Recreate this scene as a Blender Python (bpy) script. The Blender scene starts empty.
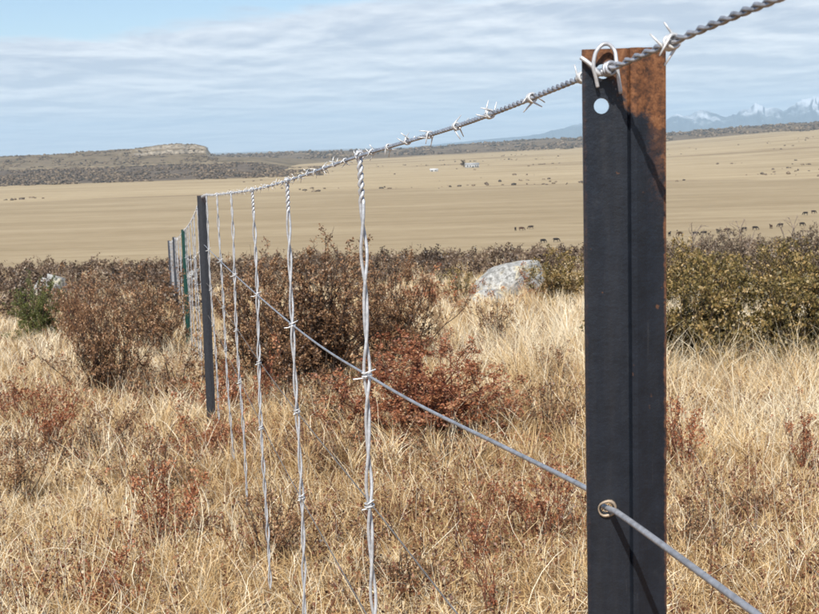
import bpy, bmesh, math, random
import numpy as np
from mathutils import Vector, Matrix

random.seed(7)
rng = np.random.default_rng(11)
scene = bpy.context.scene
COL = scene.collection
rad = math.radians

# ------------------------------------------------------------------ camera
F_PX = 1200.0                       # focal length in pixels of an 819 wide frame
CAM = np.array([0.0, 0.0, 1.25])
PITCH = math.atan(162.0 / F_PX)
ROLL = rad(1.75)
FWD = np.array([0.0, math.cos(PITCH), -math.sin(PITCH)])
R0 = np.array([1.0, 0.0, 0.0])
U0 = np.array([0.0, math.sin(PITCH), math.cos(PITCH)])
RIGHT = math.cos(ROLL) * R0 - math.sin(ROLL) * U0
UP = math.sin(ROLL) * R0 + math.cos(ROLL) * U0
cam_data = bpy.data.cameras.new('camera')
cam = bpy.data.objects.new('camera', cam_data)
COL.objects.link(cam)
M = Matrix.Identity(4)
for i in range(3):
    M[i][0] = RIGHT[i]; M[i][1] = UP[i]; M[i][2] = -FWD[i]; M[i][3] = CAM[i]
cam.matrix_world = M
cam_data.sensor_width = 36.0
cam_data.lens = 36.0 * F_PX / 819.0
cam_data.clip_start = 0.02
cam_data.clip_end = 100000.0
cam_data.dof.use_dof = True
cam_data.dof.focus_distance = 1.7
cam_data.dof.aperture_fstop = 36.0
scene.camera = cam

# ------------------------------------------------------------------ sky, sun, exposure
SUN_EL = rad(50.0)
SUN_AZ = rad(197.0)                 # compass-like: 0 = +Y, clockwise; the sun stands behind the camera, to the left
SKY_STRENGTH = 0.10
world = bpy.data.worlds.new('World')
scene.world = world
world.use_nodes = True
wn = world.node_tree.nodes; wl = world.node_tree.links
wn.clear()


def wnode(kind, **kw):
    n = wn.new(kind)
    for k, v in kw.items():
        setattr(n, k, v)
    return n


sky = wnode('ShaderNodeTexSky', sky_type='NISHITA', sun_disc=False)
sky.sun_elevation = SUN_EL
sky.sun_rotation = SUN_AZ
sky.altitude = 300.0
sky.air_density = 1.0
sky.dust_density = 0.25
sky.ozone_density = 2.5
geo = wnode('ShaderNodeTexCoord')
sep = wnode('ShaderNodeSeparateXYZ')
wl.new(geo.outputs['Generated'], sep.inputs[0])


def wmath(op, a, b=None, c=None, clamp=False):
    n = wnode('ShaderNodeMath', operation=op)
    n.use_clamp = clamp
    for i, v in enumerate((a, b, c)):
        if v is None:
            continue
        if isinstance(v, (int, float)):
            n.inputs[i].default_value = v
        else:
            wl.new(v, n.inputs[i])
    return n.outputs[0]


# direction -> point on a flat cloud layer
zc = wmath('MAXIMUM', sep.outputs['Z'], 0.0)
den = wmath('ADD', zc, 0.060)
px_ = wmath('DIVIDE', sep.outputs['X'], den)
py_ = wmath('DIVIDE', sep.outputs['Y'], den)
comb = wnode('ShaderNodeCombineXYZ')
wl.new(px_, comb.inputs[0]); wl.new(py_, comb.inputs[1])


def wnoise(scale, detail, rough, off, stretch=(1, 1, 1), dist=0.0):
    mp = wnode('ShaderNodeMapping')
    mp.inputs['Location'].default_value = off
    mp.inputs['Scale'].default_value = stretch
    wl.new(comb.outputs[0], mp.inputs['Vector'])
    n = wnode('ShaderNodeTexNoise')
    n.inputs['Scale'].default_value = scale
    n.inputs['Detail'].default_value = detail
    n.inputs['Roughness'].default_value = rough
    n.inputs['Distortion'].default_value = dist
    wl.new(mp.outputs[0], n.inputs['Vector'])
    return n.outputs['Fac']


n_big = wnoise(0.30, 4, 0.5, (3.1, 1.7, 0), (0.7, 1.0, 1), 0.3)
n_mid = wnoise(0.80, 7, 0.56, (7.3, 2.2, 0), (1.25, 1.0, 1), 0.25)
n_mid2 = wnoise(0.80, 7, 0.56, (7.3, 2.2 + 0.22, 0), (1.25, 1.0, 1), 0.25)
n_fin = wnoise(2.2, 6, 0.60, (1.3, 9.2, 0), (1.3, 1.0, 1), 0.4)
# the cloud bank lies beyond a line across the layer; nearer than that the sky is open
edge = wmath('ADD', wmath('MULTIPLY', px_, 0.30), wmath('MULTIPLY', py_, 0.95))
bank = wmath('MULTIPLY_ADD', edge, 0.9, -0.9 * 5.3)
bank = wmath('MINIMUM', bank, 0.80)
bank = wmath('MAXIMUM', bank, -0.9)
cov = wmath('ADD', bank, wmath('MULTIPLY_ADD', n_big, 1.2, -0.45))
cov = wmath('ADD', cov, wmath('MULTIPLY_ADD', n_mid, 1.5, -0.75))
cov = wmath('ADD', cov, wmath('MULTIPLY_ADD', n_fin, 0.45, -0.22))
ramp = wnode('ShaderNodeMapRange', interpolation_type='SMOOTHSTEP')
ramp.inputs['From Min'].default_value = 0.0
ramp.inputs['From Max'].default_value = 0.42
wl.new(cov, ramp.inputs['Value'])
alpha = wmath('MULTIPLY', ramp.outputs[0], 0.93)
# brightness of the cloud: thin rims bright, thick bellies grey blue
bel = wnode('ShaderNodeValToRGB')
bel.color_ramp.elements[0].position = 0.22
bel.color_ramp.elements[0].color = (7.4, 7.65, 8.05, 1)
bel.color_ramp.elements[1].position = 0.72
bel.color_ramp.elements[1].color = (4.3, 4.8, 5.7, 1)
# sunlit tops: where the layer thickens going away from the viewer
lit = wmath('MULTIPLY', wmath('SUBTRACT', n_mid2, n_mid), 2.2)
thick = wmath('ADD', wmath('MULTIPLY', n_mid, 0.55), wmath('MULTIPLY_ADD', n_big, 0.35, 0.05))
thick = wmath('ADD', thick, wmath('MULTIPLY_ADD', n_fin, 0.40, -0.20))
thick = wmath('SUBTRACT', thick, lit)
wl.new(thick, bel.inputs['Fac'])
mixc = wnode('ShaderNodeMix', data_type='RGBA')
wl.new(alpha, mixc.inputs['Factor'])
wl.new(sky.outputs[0], mixc.inputs[6])
wl.new(bel.outputs[0], mixc.inputs[7])
# thin pale veil low down all round the horizon
veil = wmath('MULTIPLY', wmath('SUBTRACT', 1.0, wmath('MULTIPLY', zc, 11.0), None, True), 0.30)
mixv = wnode('ShaderNodeMix', data_type='RGBA')
wl.new(veil, mixv.inputs['Factor'])
wl.new(mixc.outputs[2], mixv.inputs[6])
mixv.inputs[7].default_value = (6.2, 7.1, 7.9, 1)
bg = wnode('ShaderNodeBackground')
bg.inputs['Strength'].default_value = SKY_STRENGTH
wl.new(mixv.outputs[2], bg.inputs['Color'])
wout = wnode('ShaderNodeOutputWorld')
wl.new(bg.outputs[0], wout.inputs['Surface'])

sun_data = bpy.data.lights.new('sun', 'SUN')
sun_data.energy = 4.9
sun_data.angle = rad(0.53)
sun_data.color = (1.0, 0.95, 0.87)
sun = bpy.data.objects.new('sun', sun_data)
COL.objects.link(sun)
to_sun = Vector((math.sin(SUN_AZ) * math.cos(SUN_EL), math.cos(SUN_AZ) * math.cos(SUN_EL), math.sin(SUN_EL)))
sun.rotation_euler = to_sun.to_track_quat('Z', 'Y').to_euler()
sun.location = (0, 0, 50)

vs = scene.view_settings
vs.view_transform = 'Standard'
vs.look = 'None'
vs.exposure = 0.40
vs.gamma = 1.0
vs.use_curve_mapping = False
scene.cycles.max_bounces = 8
scene.cycles.diffuse_bounces = 3
scene.cycles.glossy_bounces = 3
scene.cycles.transmission_bounces = 4
scene.cycles.volume_bounces = 1
scene.cycles.transparent_max_bounces = 8
scene.cycles.use_denoising = True
scene.cycles.denoiser = 'OPENIMAGEDENOISE'


# ------------------------------------------------------------------ helpers
def at(px, py, d):
    """world point seen at pixel (px, py) of the 819x614 photograph at depth d"""
    return CAM + d * (FWD + (px - 409.5) / F_PX * RIGHT - (py - 307.0) / F_PX * UP)


def hor(px):
    return 145.0 + (409.5 - px) * math.tan(ROLL)


def lattice(ix, iy, seed):
    h = (ix.astype(np.int64) * 374761393 + iy.astype(np.int64) * 668265263 + seed * 1442695041) & 0xffffffff
    h = ((h ^ (h >> 13)) * 1274126177) & 0xffffffff
    h = h ^ (h >> 16)
    return (h & 0xffffff) / float(0xffffff)


def vnoise(x, y, seed=0):
    x = np.asarray(x, float); y = np.asarray(y, float)
    ix = np.floor(x); iy = np.floor(y)
    fx = x - ix; fy = y - iy
    fx = fx * fx * (3 - 2 * fx); fy = fy * fy * (3 - 2 * fy)
    ix = ix.astype(np.int64); iy = iy.astype(np.int64)
    a = lattice(ix, iy, seed); b = lattice(ix + 1, iy, seed)
    c = lattice(ix, iy + 1, seed); d = lattice(ix + 1, iy + 1, seed)
    return (a * (1 - fx) + b * fx) * (1 - fy) + (c * (1 - fx) + d * fx) * fy


def fbm(x, y, seed=0, oct=4, gain=0.5):
    s = 0; a = 1; t = 0
    for o in range(oct):
        s = s + a * vnoise(np.asarray(x) * 2 ** o, np.asarray(y) * 2 ** o, seed + o * 17)
        t += a; a *= gain
    return s / t


def sstep(a, b, v):
    t = np.clip((np.asarray(v, float) - a) / (b - a), 0, 1)
    return t * t * (3 - 2 * t)


def ground_z(x, y):
    x = np.asarray(x, float); y = np.asarray(y, float)
    r = np.hypot(x, y)
    az = np.clip(x / np.maximum(np.abs(y), 1e-6) * np.where(y > 0, 1, 0), -0.6, 0.6)
    yy = np.where(r < 200, y, np.where(y > 0, r, -r))
    near = np.interp(yy, [-400, -40, -8, 0, .84, 4, 7.9, 15, 22, 29.4, 45, 60, 80, 150, 300, 340],
                     [8, 1.5, -.85, -1.2, -1.26, -1.54, -1.85, -2.46, -3.00, -3.53, -4.55, -5.9, -8.2, -18, -31, -32])
    near = near + np.where(r < 150, 0.10 * (fbm(x * .55, y * .55, 3, 3) - .5) * sstep(2.5, 6, r)
                           + 0.25 * (fbm(x * .12, y * .12, 9, 2) - .5) * sstep(9, 30, r), 0)
    t3 = np.interp(az, [-.6, -.1, 0, .1, .21, .34, .5], [-30, -30, -27, -22, -13, 5, 8])
    t4 = np.interp(az, [-.6, -.15, 0, .1, .21, .34, .5], [-16, -14, -12, 3, 13, 33, 36])
    far = -32 + (t3 + 32) * sstep(850, 3000, r)
    far = far + (t4 - t3) * sstep(2900, 4200, r) + 3.0 * (fbm(x * .004, y * .004, 21, 3) - .5) * sstep(900, 1800, r)
    far = far + (-45 - t4) * sstep(4400, 7000, r)
    w = sstep(300, 360, r) * (y > 0)
    return CAM[2] + near * (1 - w) + far * w


def gz(x, y):
    return float(ground_z(np.array([x]), np.array([y]))[0])


def ground_hit(px, py):
    d = FWD + (px - 409.5) / F_PX * RIGHT - (py - 307.0) / F_PX * UP
    t = 1.5
    while t < 9000:
        p = CAM + t * d
        if p[2] <= gz(p[0], p[1]):
            lo, hi = t / 1.02, t
            for _ in range(20):
                m = .5 * (lo + hi); q = CAM + m * d
                if q[2] <= gz(q[0], q[1]):
                    hi = m
                else:
                    lo = m
            return CAM + hi * d
        t *= 1.02
    return CAM + t * d


def mesh_from(name, verts, quads=None, tris=None, smooth=False, tint=None):
    me = bpy.data.meshes.new(name)
    verts = np.asarray(verts, np.float32)
    nq = 0 if quads is None else len(quads)
    nt = 0 if tris is None else len(tris)
    loops = []
    if nq: loops.append(np.asarray(quads, np.int32).ravel())
    if nt: loops.append(np.asarray(tris, np.int32).ravel())
    loops = np.concatenate(loops)
    me.vertices.add(len(verts)); me.vertices.foreach_set('co', verts.ravel())
    me.loops.add(len(loops)); me.loops.foreach_set('vertex_index', loops)
    me.polygons.add(nq + nt)
    starts = np.concatenate([np.arange(nq) * 4, nq * 4 + np.arange(nt) * 3]).astype(np.int32)
    me.polygons.foreach_set('loop_start', starts)
    me.polygons.foreach_set('loop_total', np.concatenate([np.full(nq, 4), np.full(nt, 3)]).astype(np.int32))
    if smooth:
        me.polygons.foreach_set('use_smooth', np.ones(nq + nt, bool))
    me.update(calc_edges=True)
    if tint is not None:
        a = me.attributes.new('tint', 'FLOAT', 'FACE')
        a.data.foreach_set('value', np.asarray(tint, np.float32))
    return me


def obj(name, me, mat=None, parent=None, loc=None, label=None, cat=None, group=None, kind=None):
    o = bpy.data.objects.new(name, me)
    COL.objects.link(o)
    if mat is not None and me is not None and not me.materials:
        me.materials.append(mat)
    if parent is not None:
        o.parent = parent
    if loc is not None:
        o.location = tuple(float(v) for v in loc)
    if label: o['label'] = label
    if cat: o['category'] = cat
    if group: o['group'] = group
    if kind: o['kind'] = kind
    return o


class Geo:
    def __init__(self):
        self.v = []; self.q = []; self.t = []; self.n = 0

    def add(self, v, q=None, t=None):
        v = np.asarray(v, float)
        if q is not None and len(q): self.q.append(np.asarray(q, int) + self.n)
        if t is not None and len(t): self.t.append(np.asarray(t, int) + self.n)
        self.v.append(v); self.n += len(v)

    def mesh(self, name, smooth=False):
        return mesh_from(name, np.concatenate(self.v), np.concatenate(self.q) if self.q else None,
                         np.concatenate(self.t) if self.t else None, smooth)

    def tube(self, pts, r, sides=6, ref=None, cap=True):
        pts = np.asarray(pts, float); n = len(pts)
        r = np.broadcast_to(np.asarray(r, float), (n,))
        tan = np.gradient(pts, axis=0)
        tan /= np.linalg.norm(tan, axis=1)[:, None] + 1e-12
        if ref is None:
            m = pts[-1] - pts[0]
            ref = np.eye(3)[int(np.argmin(np.abs(m)))]
        a = np.cross(tan, np.asarray(ref, float)); a /= np.linalg.norm(a, axis=1)[:, None] + 1e-12
        b = np.cross(tan, a)
        th = np.arange(sides) / sides * 2 * math.pi
        v = pts[:, None, :] + r[:, None, None] * (np.cos(th)[None, :, None] * a[:, None, :] + np.sin(th)[None, :, None] * b[:, None, :])
        i = np.arange(n - 1)[:, None] * sides; k = np.arange(sides)[None, :]; k2 = (k + 1) % sides
        q = np.stack([i + k, i + k2, i + sides + k2, i + sides + k], -1).reshape(-1, 4)
        v = v.reshape(-1, 3); t = None
        if cap:
            v = np.concatenate([v, pts[:1], pts[-1:]])
            kk = np.arange(sides); k3 = (kk + 1) % sides
            t = np.concatenate([np.stack([np.full(sides, n * sides), k3, kk], -1),
                                np.stack([np.full(sides, n * sides + 1), (n - 1) * sides + kk, (n - 1) * sides + k3], -1)])
        self.add(v, q, t)

    def box(self, c, s, rz=0.0):
        x, y, z = np.array(s) / 2
        v = np.array([[-x, -y, -z], [x, -y, -z], [x, y, -z], [-x, y, -z], [-x, -y, z], [x, -y, z], [x, y, z], [-x, y, z]])
        ca, sa = math.cos(rz), math.sin(rz)
        v = v @ np.array([[ca, sa, 0], [-sa, ca, 0], [0, 0, 1]]) + np.array(c)
        self.add(v, [[0, 3, 2, 1], [4, 5, 6, 7], [0, 1, 5, 4], [1, 2, 6, 5], [2, 3, 7, 6], [3, 0, 4, 7]])


def smooth_path(pts, n):
    """Catmull-Rom through pts"""
    pts = np.asarray(pts, float)
    p = np.concatenate([[2 * pts[0] - pts[1]], pts, [2 * pts[-1] - pts[-2]]])
    k = len(pts) - 1
    u = np.linspace(0, k, n); i = np.minimum(u.astype(int), k - 1); t = (u - i)[:, None]
    a, b, c, d = p[i], p[i + 1], p[i + 2], p[i + 3]
    return .5 * (2 * b + (c - a) * t + (2 * a - 5 * b + 4 * c - d) * t ** 2 + (3 * b - a - 3 * c + d) * t ** 3)


# ------------------------------------------------------------------ materials
class Mat:
    def __init__(self, name):
        self.m = bpy.data.materials.new(name); self.m.use_nodes = True
        self.nt = self.m.node_tree; self.nt.nodes.clear()
        self.out = self.nt.nodes.new('ShaderNodeOutputMaterial')

    def n(self, kind, inputs=None, **kw):
        n = self.nt.nodes.new(kind)
        for k, v in kw.items(): setattr(n, k, v)
        for k, v in (inputs or {}).items():
            if hasattr(v, 'is_output') or isinstance(v, bpy.types.NodeSocket):
                self.nt.links.new(v, n.inputs[k])
            else:
                n.inputs[k].default_value = v
        return n

    def math(self, op, a, b=0.0, c=0.0, clamp=False):
        n = self.n('ShaderNodeMath', {0: a, 1: b, 2: c}, operation=op); n.use_clamp = clamp
        return n.outputs[0]

    def ramp(self, fac, stops, interp='LINEAR'):
        n = self.n('ShaderNodeValToRGB', {0: fac}); cr = n.color_ramp; cr.interpolation = interp
        while len(cr.elements) < len(stops): cr.elements.new(0.5)
        for e, (p, c) in zip(cr.elements, stops):
            e.position = p; e.color = (c[0], c[1], c[2], 1)
        return n.outputs[0]

    def mix(self, f, a, b, blend='MIX'):
        n = self.n('ShaderNodeMix', {0: f}, data_type='RGBA', blend_type=blend)
        for i, v in ((6, a), (7, b)):
            if isinstance(v, bpy.types.NodeSocket): self.nt.links.new(v, n.inputs[i])
            else: n.inputs[i].default_value = (v[0], v[1], v[2], 1)
        return n.outputs[2]

    def noise(self, vec, scale, detail=4, rough=.55, dist=0.0):
        return self.n('ShaderNodeTexNoise', {'Vector': vec, 'Scale': scale, 'Detail': detail, 'Roughness': rough, 'Distortion': dist}).outputs['Fac']

    def mapping(self, vec, scale=(1, 1, 1), loc=(0, 0, 0)):
        return self.n('ShaderNodeMapping', {'Vector': vec, 'Scale': scale, 'Location': loc}).outputs[0]

    def smooth(self, v, a, b):
        return self.n('ShaderNodeMapRange', {'Value': v, 'From Min': a, 'From Max': b}, interpolation_type='SMOOTHSTEP').outputs[0]

    def bsdf(self, color, rough=.8, metal=0.0, normal=None, spec=.3):
        ins = {'Roughness': rough, 'Metallic': metal, 'Specular IOR Level': spec}
        if normal is not None: ins['Normal'] = normal
        b = self.n('ShaderNodeBsdfPrincipled', ins)
        if isinstance(color, bpy.types.NodeSocket): self.nt.links.new(color, b.inputs['Base Color'])
        else: b.inputs['Base Color'].default_value = (*color, 1)
        self.nt.links.new(b.outputs[0], self.out.inputs['Surface'])
        return b

    def bump(self, h, strength=.5, dist=.01):
        return self.n('ShaderNodeBump', {'Height': h, 'Strength': strength, 'Distance': dist}).outputs[0]


def leaf_mat(name, stops, transl=.3, var=.25, patch=.25, patch_scale=1.2):
    m = Mat(name)
    t = m.n('ShaderNodeAttribute', attribute_name='tint').outputs['Fac']
    pos = m.n('ShaderNodeNewGeometry').outputs['Position']
    pn = m.noise(pos, patch_scale, 3)
    t2 = m.math('ADD', t, m.math('MULTIPLY_ADD', pn, patch * 2, -patch), clamp=True)
    c = m.ramp(t2, stops)
    rnd = m.n('ShaderNodeObjectInfo').outputs['Random']
    c = m.n('ShaderNodeHueSaturation', {'Color': c, 'Value': m.math('MULTIPLY_ADD', rnd, var, 1 - var / 2)}).outputs[0]
    d = m.n('ShaderNodeBsdfDiffuse', {'Color': c}).outputs[0]
    tr = m.n('ShaderNodeBsdfTranslucent', {'Color': c}).outputs[0]
    gl = m.n('ShaderNodeBsdfGlossy', {'Color': (1, 1, 1, 1), 'Roughness': .5}).outputs[0]
    s = m.n('ShaderNodeMixShader', {0: transl, 1: d, 2: tr}).outputs[0]
    s = m.n('ShaderNodeMixShader', {0: .035, 1: s, 2: gl}).outputs[0]
    m.nt.links.new(s, m.out.inputs['Surface'])
    return m.m


def plain_mat(name, color, rough=.8, metal=0.0, spec=.3, vary=.25, scale=30.0):
    m = Mat(name)
    co = m.n('ShaderNodeTexCoord').outputs['Object']
    n = m.noise(co, scale, 4)
    dark = [c * (1 - vary) for c in color]; light = [min(1, c * (1 + vary)) for c in color]
    m.bsdf(m.ramp(n, [(.3, dark), (.7, light)]), rough, metal, spec=spec)
    return m.m


# ground: one sheet, litter near, dry plain and scrubland far
def ground_material():
    m = Mat('dry_ground')
    pos = m.n('ShaderNodeNewGeometry').outputs['Position']
    dist = m.n('ShaderNodeVectorMath', {0: pos}, operation='LENGTH').outputs['Value']
    # near soil and dead litter
    n1 = m.noise(pos, 1.7, 5); n2 = m.noise(pos, 22, 4, .65)
    soil = m.ramp(n2, [(.25, (.08, .046, .026)), (.5, (.21, .13, .066)), (.75, (.38, .26, .13))])
    soil = m.mix(m.smooth(n1, .45, .65), soil, (.20, .115, .055))
    # valley slope
    n3 = m.noise(pos, .35, 5)
    slope = m.ramp(n3, [(.35, (.16, .11, .065)), (.65, (.30, .22, .12))])
    # plain with faint streaks across the view
    st = m.noise(m.mapping(pos, (.0035, .035, .035)), 1.0, 5, .6)
    st2 = m.noise(m.mapping(pos, (.012, .16, .16), (40, 3, 0)), 1.0, 4, .6)
    st3 = m.noise(m.mapping(pos, (.10, .45, .45), (4, 13, 0)), 1.0, 5, .7)
    sm = m.math('ADD', m.math('MULTIPLY', st, .35), m.math('ADD', m.math('MULTIPLY', st2, .30), m.math('MULTIPLY', st3, .35)))
    low = m.ramp(sm, [(.40, (.25, .188, .108)), (.5, (.31, .238, .142)), (.60, (.36, .282, .175))])
    hig = m.ramp(sm, [(.40, (.30, .228, .133)), (.52, (.38, .295, .178)), (.60, (.445, .352, .222))])
    wob = m.math('MULTIPLY_ADD', m.noise(pos, .006, 2), 60, 870)
    plain = m.mix(m.smooth(m.math('SUBTRACT', dist, wob), -8, 8), low, hig)
    pch = m.noise(m.mapping(pos, (.006, .02, .02), (9, 1, 0)), 1.0, 6, .65)
    plain = m.mix(m.math('MULTIPLY', m.smooth(pch, .48, .66), .35), plain, (.24, .18, .10))
    plain = m.mix(m.math('MULTIPLY', m.smooth(pch, .46, .34), .30), plain, (.47, .38, .24))
    # thin dark line along the field edge
    ln = m.math('ABSOLUTE', m.math('SUBTRACT', dist, wob))
    lnm = m.math('MULTIPLY', m.math('SUBTRACT', 1.0, m.smooth(ln, 2, 14)), m.math('MULTIPLY', m.smooth(m.noise(pos, .02, 3), .4, .6), .55))
    plain = m.mix(lnm, plain, (.17, .115, .07))
    # heath patches further out
    hp = m.smooth(m.noise(m.mapping(pos, (.0022, .006, .006), (3, 8, 0)), 1.0, 5, .6), .53, .62)
    hp = m.math('MULTIPLY', hp, m.math('MULTIPLY', m.smooth(dist, 1000, 1500), .65))
    plain = m.mix(hp, plain, (.21, .15, .085))
    heath = m.ramp(m.noise(pos, .02, 5, .7), [(.35, (.085, .062, .042)), (.65, (.20, .15, .095))])
    sx = m.n('ShaderNodeSeparateXYZ', {0: pos})
    az = m.math('DIVIDE', sx.outputs[0], m.math('MAXIMUM', sx.outputs[1], 1.0))
    lim = m.math('MULTIPLY_ADD', m.noise(pos, .003, 4), 900, m.math('MULTIPLY_ADD', az, 900, 2350))
    plain = m.mix(m.smooth(m.math('SUBTRACT', dist, lim), 0, 160), plain, heath)
    c = m.mix(m.smooth(dist, 40, 75), soil, slope)
    c = m.mix(m.smooth(m.math('ADD', dist, m.math('MULTIPLY', n3, 30)), 250, 330), c, plain)
    m.bsdf(c, .95, 0, m.bump(n2, .6, .02), spec=.1)
    return m.m


def metal_mat(name, base, rough, metal, scale=180.0, dark=.55):
    m = Mat(name)
    co = m.n('ShaderNodeTexCoord').outputs['Object']
    n = m.noise(co, scale, 4, .6); n2 = m.noise(co, scale * .13, 3)
    f = m.math('ADD', m.math('MULTIPLY', n, .5), m.math('MULTIPLY', n2, .5))
    c = m.ramp(f, [(.35, [b * dark for b in base]), (.6, base)])
    m.bsdf(c, m.math('MULTIPLY_ADD', n, .3, rough - .15), metal, spec=.5)
    return m.m


def post_material(name, paint, rust_top):
    m = Mat(name)
    co = m.n('ShaderNodeTexCoord').outputs['Object']
    sp = m.n('ShaderNodeSeparateXYZ', {0: co})
    x, z = sp.outputs[0], sp.outputs[2]
    n = m.noise(co, 60, 5, .65); n2 = m.noise(co, 150, 5, .65)
    n3 = m.noise(co, 420, 4, .7)
    # rust eats down from the cut top and lines the rolled edges
    lim = m.math('ADD', m.math('MULTIPLY_ADD', x, -.9, -.036), m.math('MULTIPLY_ADD', n, .05, -.025))
    top = m.smooth(m.math('SUBTRACT', z, lim), -.004, .006)
    edge = m.smooth(m.math('ADD', m.math('ABSOLUTE', m.math('ADD', x, -.0003)), m.math('MULTIPLY_ADD', n2, .004, -.002)), .0268, .0284)
    edge = m.math('MULTIPLY', edge, m.smooth(z, -.75, -.05))
    # right flange carries rust further down than the left
    run = m.math('MULTIPLY', m.smooth(x, .012, .026), m.smooth(m.math('ADD', z, m.math('MULTIPLY', n, .06)), -.10, -.02))
    rust = m.math('MULTIPLY', m.math('MAXIMUM', m.math('MAXIMUM', top, m.math('MULTIPLY', edge, .8)), m.math('MULTIPLY', run, .5)), rust_top)
    # bare, dark corner at the left where the tie has rubbed
    left = m.math('MULTIPLY', m.math('SUBTRACT', 1.0, m.smooth(x, -.012, -.004)), m.smooth(m.math('SUBTRACT', -.006, z), 0, .006))
    rust = m.math('MULTIPLY', rust, m.math('SUBTRACT', 1.0, m.math('MULTIPLY', left, .85)))
    rc = m.ramp(m.math('ADD', m.math('MULTIPLY', n2, .6), m.math('MULTIPLY', n3, .4)), [(.36, (.03, .016, .011)), (.46, (.10, .042, .02)), (.55, (.19, .078, .032)), (.68, (.29, .14, .065))])
    pc = m.ramp(n, [(.3, [p * .75 for p in paint]), (.7, [p * 1.3 for p in paint])])
    # dust and scuffs
    sc = m.smooth(m.noise(m.mapping(co, (1, 1, .5)), 25, 6, .7), .58, .75)
    pc = m.mix(m.math('MULTIPLY', sc, .14), pc, (.12, .11, .10))
    scr = m.smooth(m.noise(m.mapping(co, (9, 9, .35)), 60, 3, .6), .66, .72)
    pc = m.mix(m.math('MULTIPLY', scr, .10), pc, (.16, .15, .14))
    chip = m.smooth(m.noise(co, 95, 3, .55), .70, .74)
    pc = m.mix(m.math('MULTIPLY', chip, m.math('MULTIPLY', rust_top, .8)), pc, (.13, .06, .03))
    dust = m.math('MULTIPLY', m.smooth(m.noise(m.mapping(co, (1, 1, .12)), 34, 5, .7), .45, .75), .07)
    pc = m.mix(dust, pc, (.14, .13, .12))
    c = m.mix(m.math('MULTIPLY', rust, m.smooth(m.math('ADD', n3, m.math('MULTIPLY', rust, .5)), .42, .62)), pc, rc)
    m.bsdf(c, m.math('MULTIPLY_ADD', rust,   .42, .36), 0.0, m.bump(m.math('ADD', n2, m.math('MULTIPLY', n3, .5)), .45, .0012), spec=.4)
    return m.m


MAT_GROUND = ground_material()
MAT_GALV = metal_mat('galvanised_wire', (.66, .67, .69), .45, .35)
MAT_GALV_NEW = metal_mat('bright_galvanised_wire', (.80, .80, .79), .36, .35, dark=.62)
MAT_WIRE = metal_mat('weathered_wire', (.42, .43, .46), .5, .45, dark=.5)
MAT_WIRE_DULL = metal_mat('dull_wire', (.22, .20, .18), .6, .3, dark=.5)
MAT_BARB = metal_mat('barbed_strand', (.52, .53, .56), .40, .6, dark=.40)
MAT_STEM = plain_mat('twig_bark', (.065, .044, .032), .9, vary=.5, scale=40)
MAT_STEM_PALE = plain_mat('pale_dead_twig', (.48, .42, .35), .9, vary=.3, scale=40)
MAT_STEM_GREY = plain_mat('grey_dead_branch', (.24, .19, .15), .9, vary=.5, scale=12)
MAT_STEM_RED = plain_mat('red_twig', (.16, .06, .035), .85, vary=.4, scale=40)

# ------------------------------------------------------------------ ground sheet
ang = np.concatenate([np.arange(-30, 30, .2), np.arange(30, 330, 3.0)])
ang = np.radians(ang)
rr = np.concatenate([[.25], .25 * 1.046 ** np.arange(1, 262)])
rr = rr[rr < 29000]
A, RR = np.meshgrid(ang, rr)
gx = RR * np.sin(A); gy = RR * np.cos(A)
gzv = ground_z(gx, gy)
na, nr = len(ang), len(rr)
gv = np.stack([gx, gy, gzv], -1).reshape(-1, 3)
i = np.arange(nr - 1)[:, None] * na; k = np.arange(na)[None, :]; k2 = (k + 1) % na
gq = np.stack([i + k, i + na + k, i + na + k2, i + k2], -1).reshape(-1, 4)
gv = np.concatenate([gv, [[0, 0, gz(0, 0.01)]]])
gt = np.stack([np.full(na, len(gv) - 1), np.arange(na), (np.arange(na) + 1) % na], -1)
obj('ground', mesh_from('ground', gv, gq, gt, True), MAT_GROUND, kind='structure',
    label='dry tan grassland sloping down to a wide plain')


# ------------------------------------------------------------------ flat-topped hill, far left
def px_az(px): return (px - 409.5) / F_PX


def hill_height(azs, rs):
    top_px = [-160, -60, 0, 30, 60, 100, 128, 150, 163, 185, 205, 213, 219, 225, 260, 330, 400]
    top_h = [-8, -2, 0, 3, 2, 7, 9, 10, 14, 15.5, 13.5, 9, -12, -14, -16, -27, -40]
    top = np.interp(azs, [px_az(p) for p in top_px], top_h)
    lowp = np.interp(rs, [1250, 1370, 1600, 1900, 2120, 2300], [-38, -32.5, -27, -20.5, -19, -15])
    fade = sstep(px_az(335), px_az(250), azs)
    lowp = -40 + (lowp + 40) * fade
    base = np.minimum(lowp, top)
    gentle = base + (top - base) * sstep(2120, 2600, rs)
    n = fbm(azs * 190, rs * .012, 5, 3)
    edge_r = 2330 + 70 * fbm(azs * 120, azs * 0 + .3, 8, 3)
    cliff = base + (top - base) * (.38 * sstep(2120, 2300, rs) + .30 * sstep(0, 14, rs - edge_r) + .32 * sstep(34, 52, rs - edge_r))
    w = sstep(px_az(120), px_az(150), azs) * sstep(px_az(228), px_az(219), azs)
    h = gentle * (1 - w) + cliff * w
    h = h + (n - .5) * 3.0 * sstep(1370, 1600, rs) * fade
    back = sstep(2750, 3200, rs)
    return h * (1 - back) + (-45) * back


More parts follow.
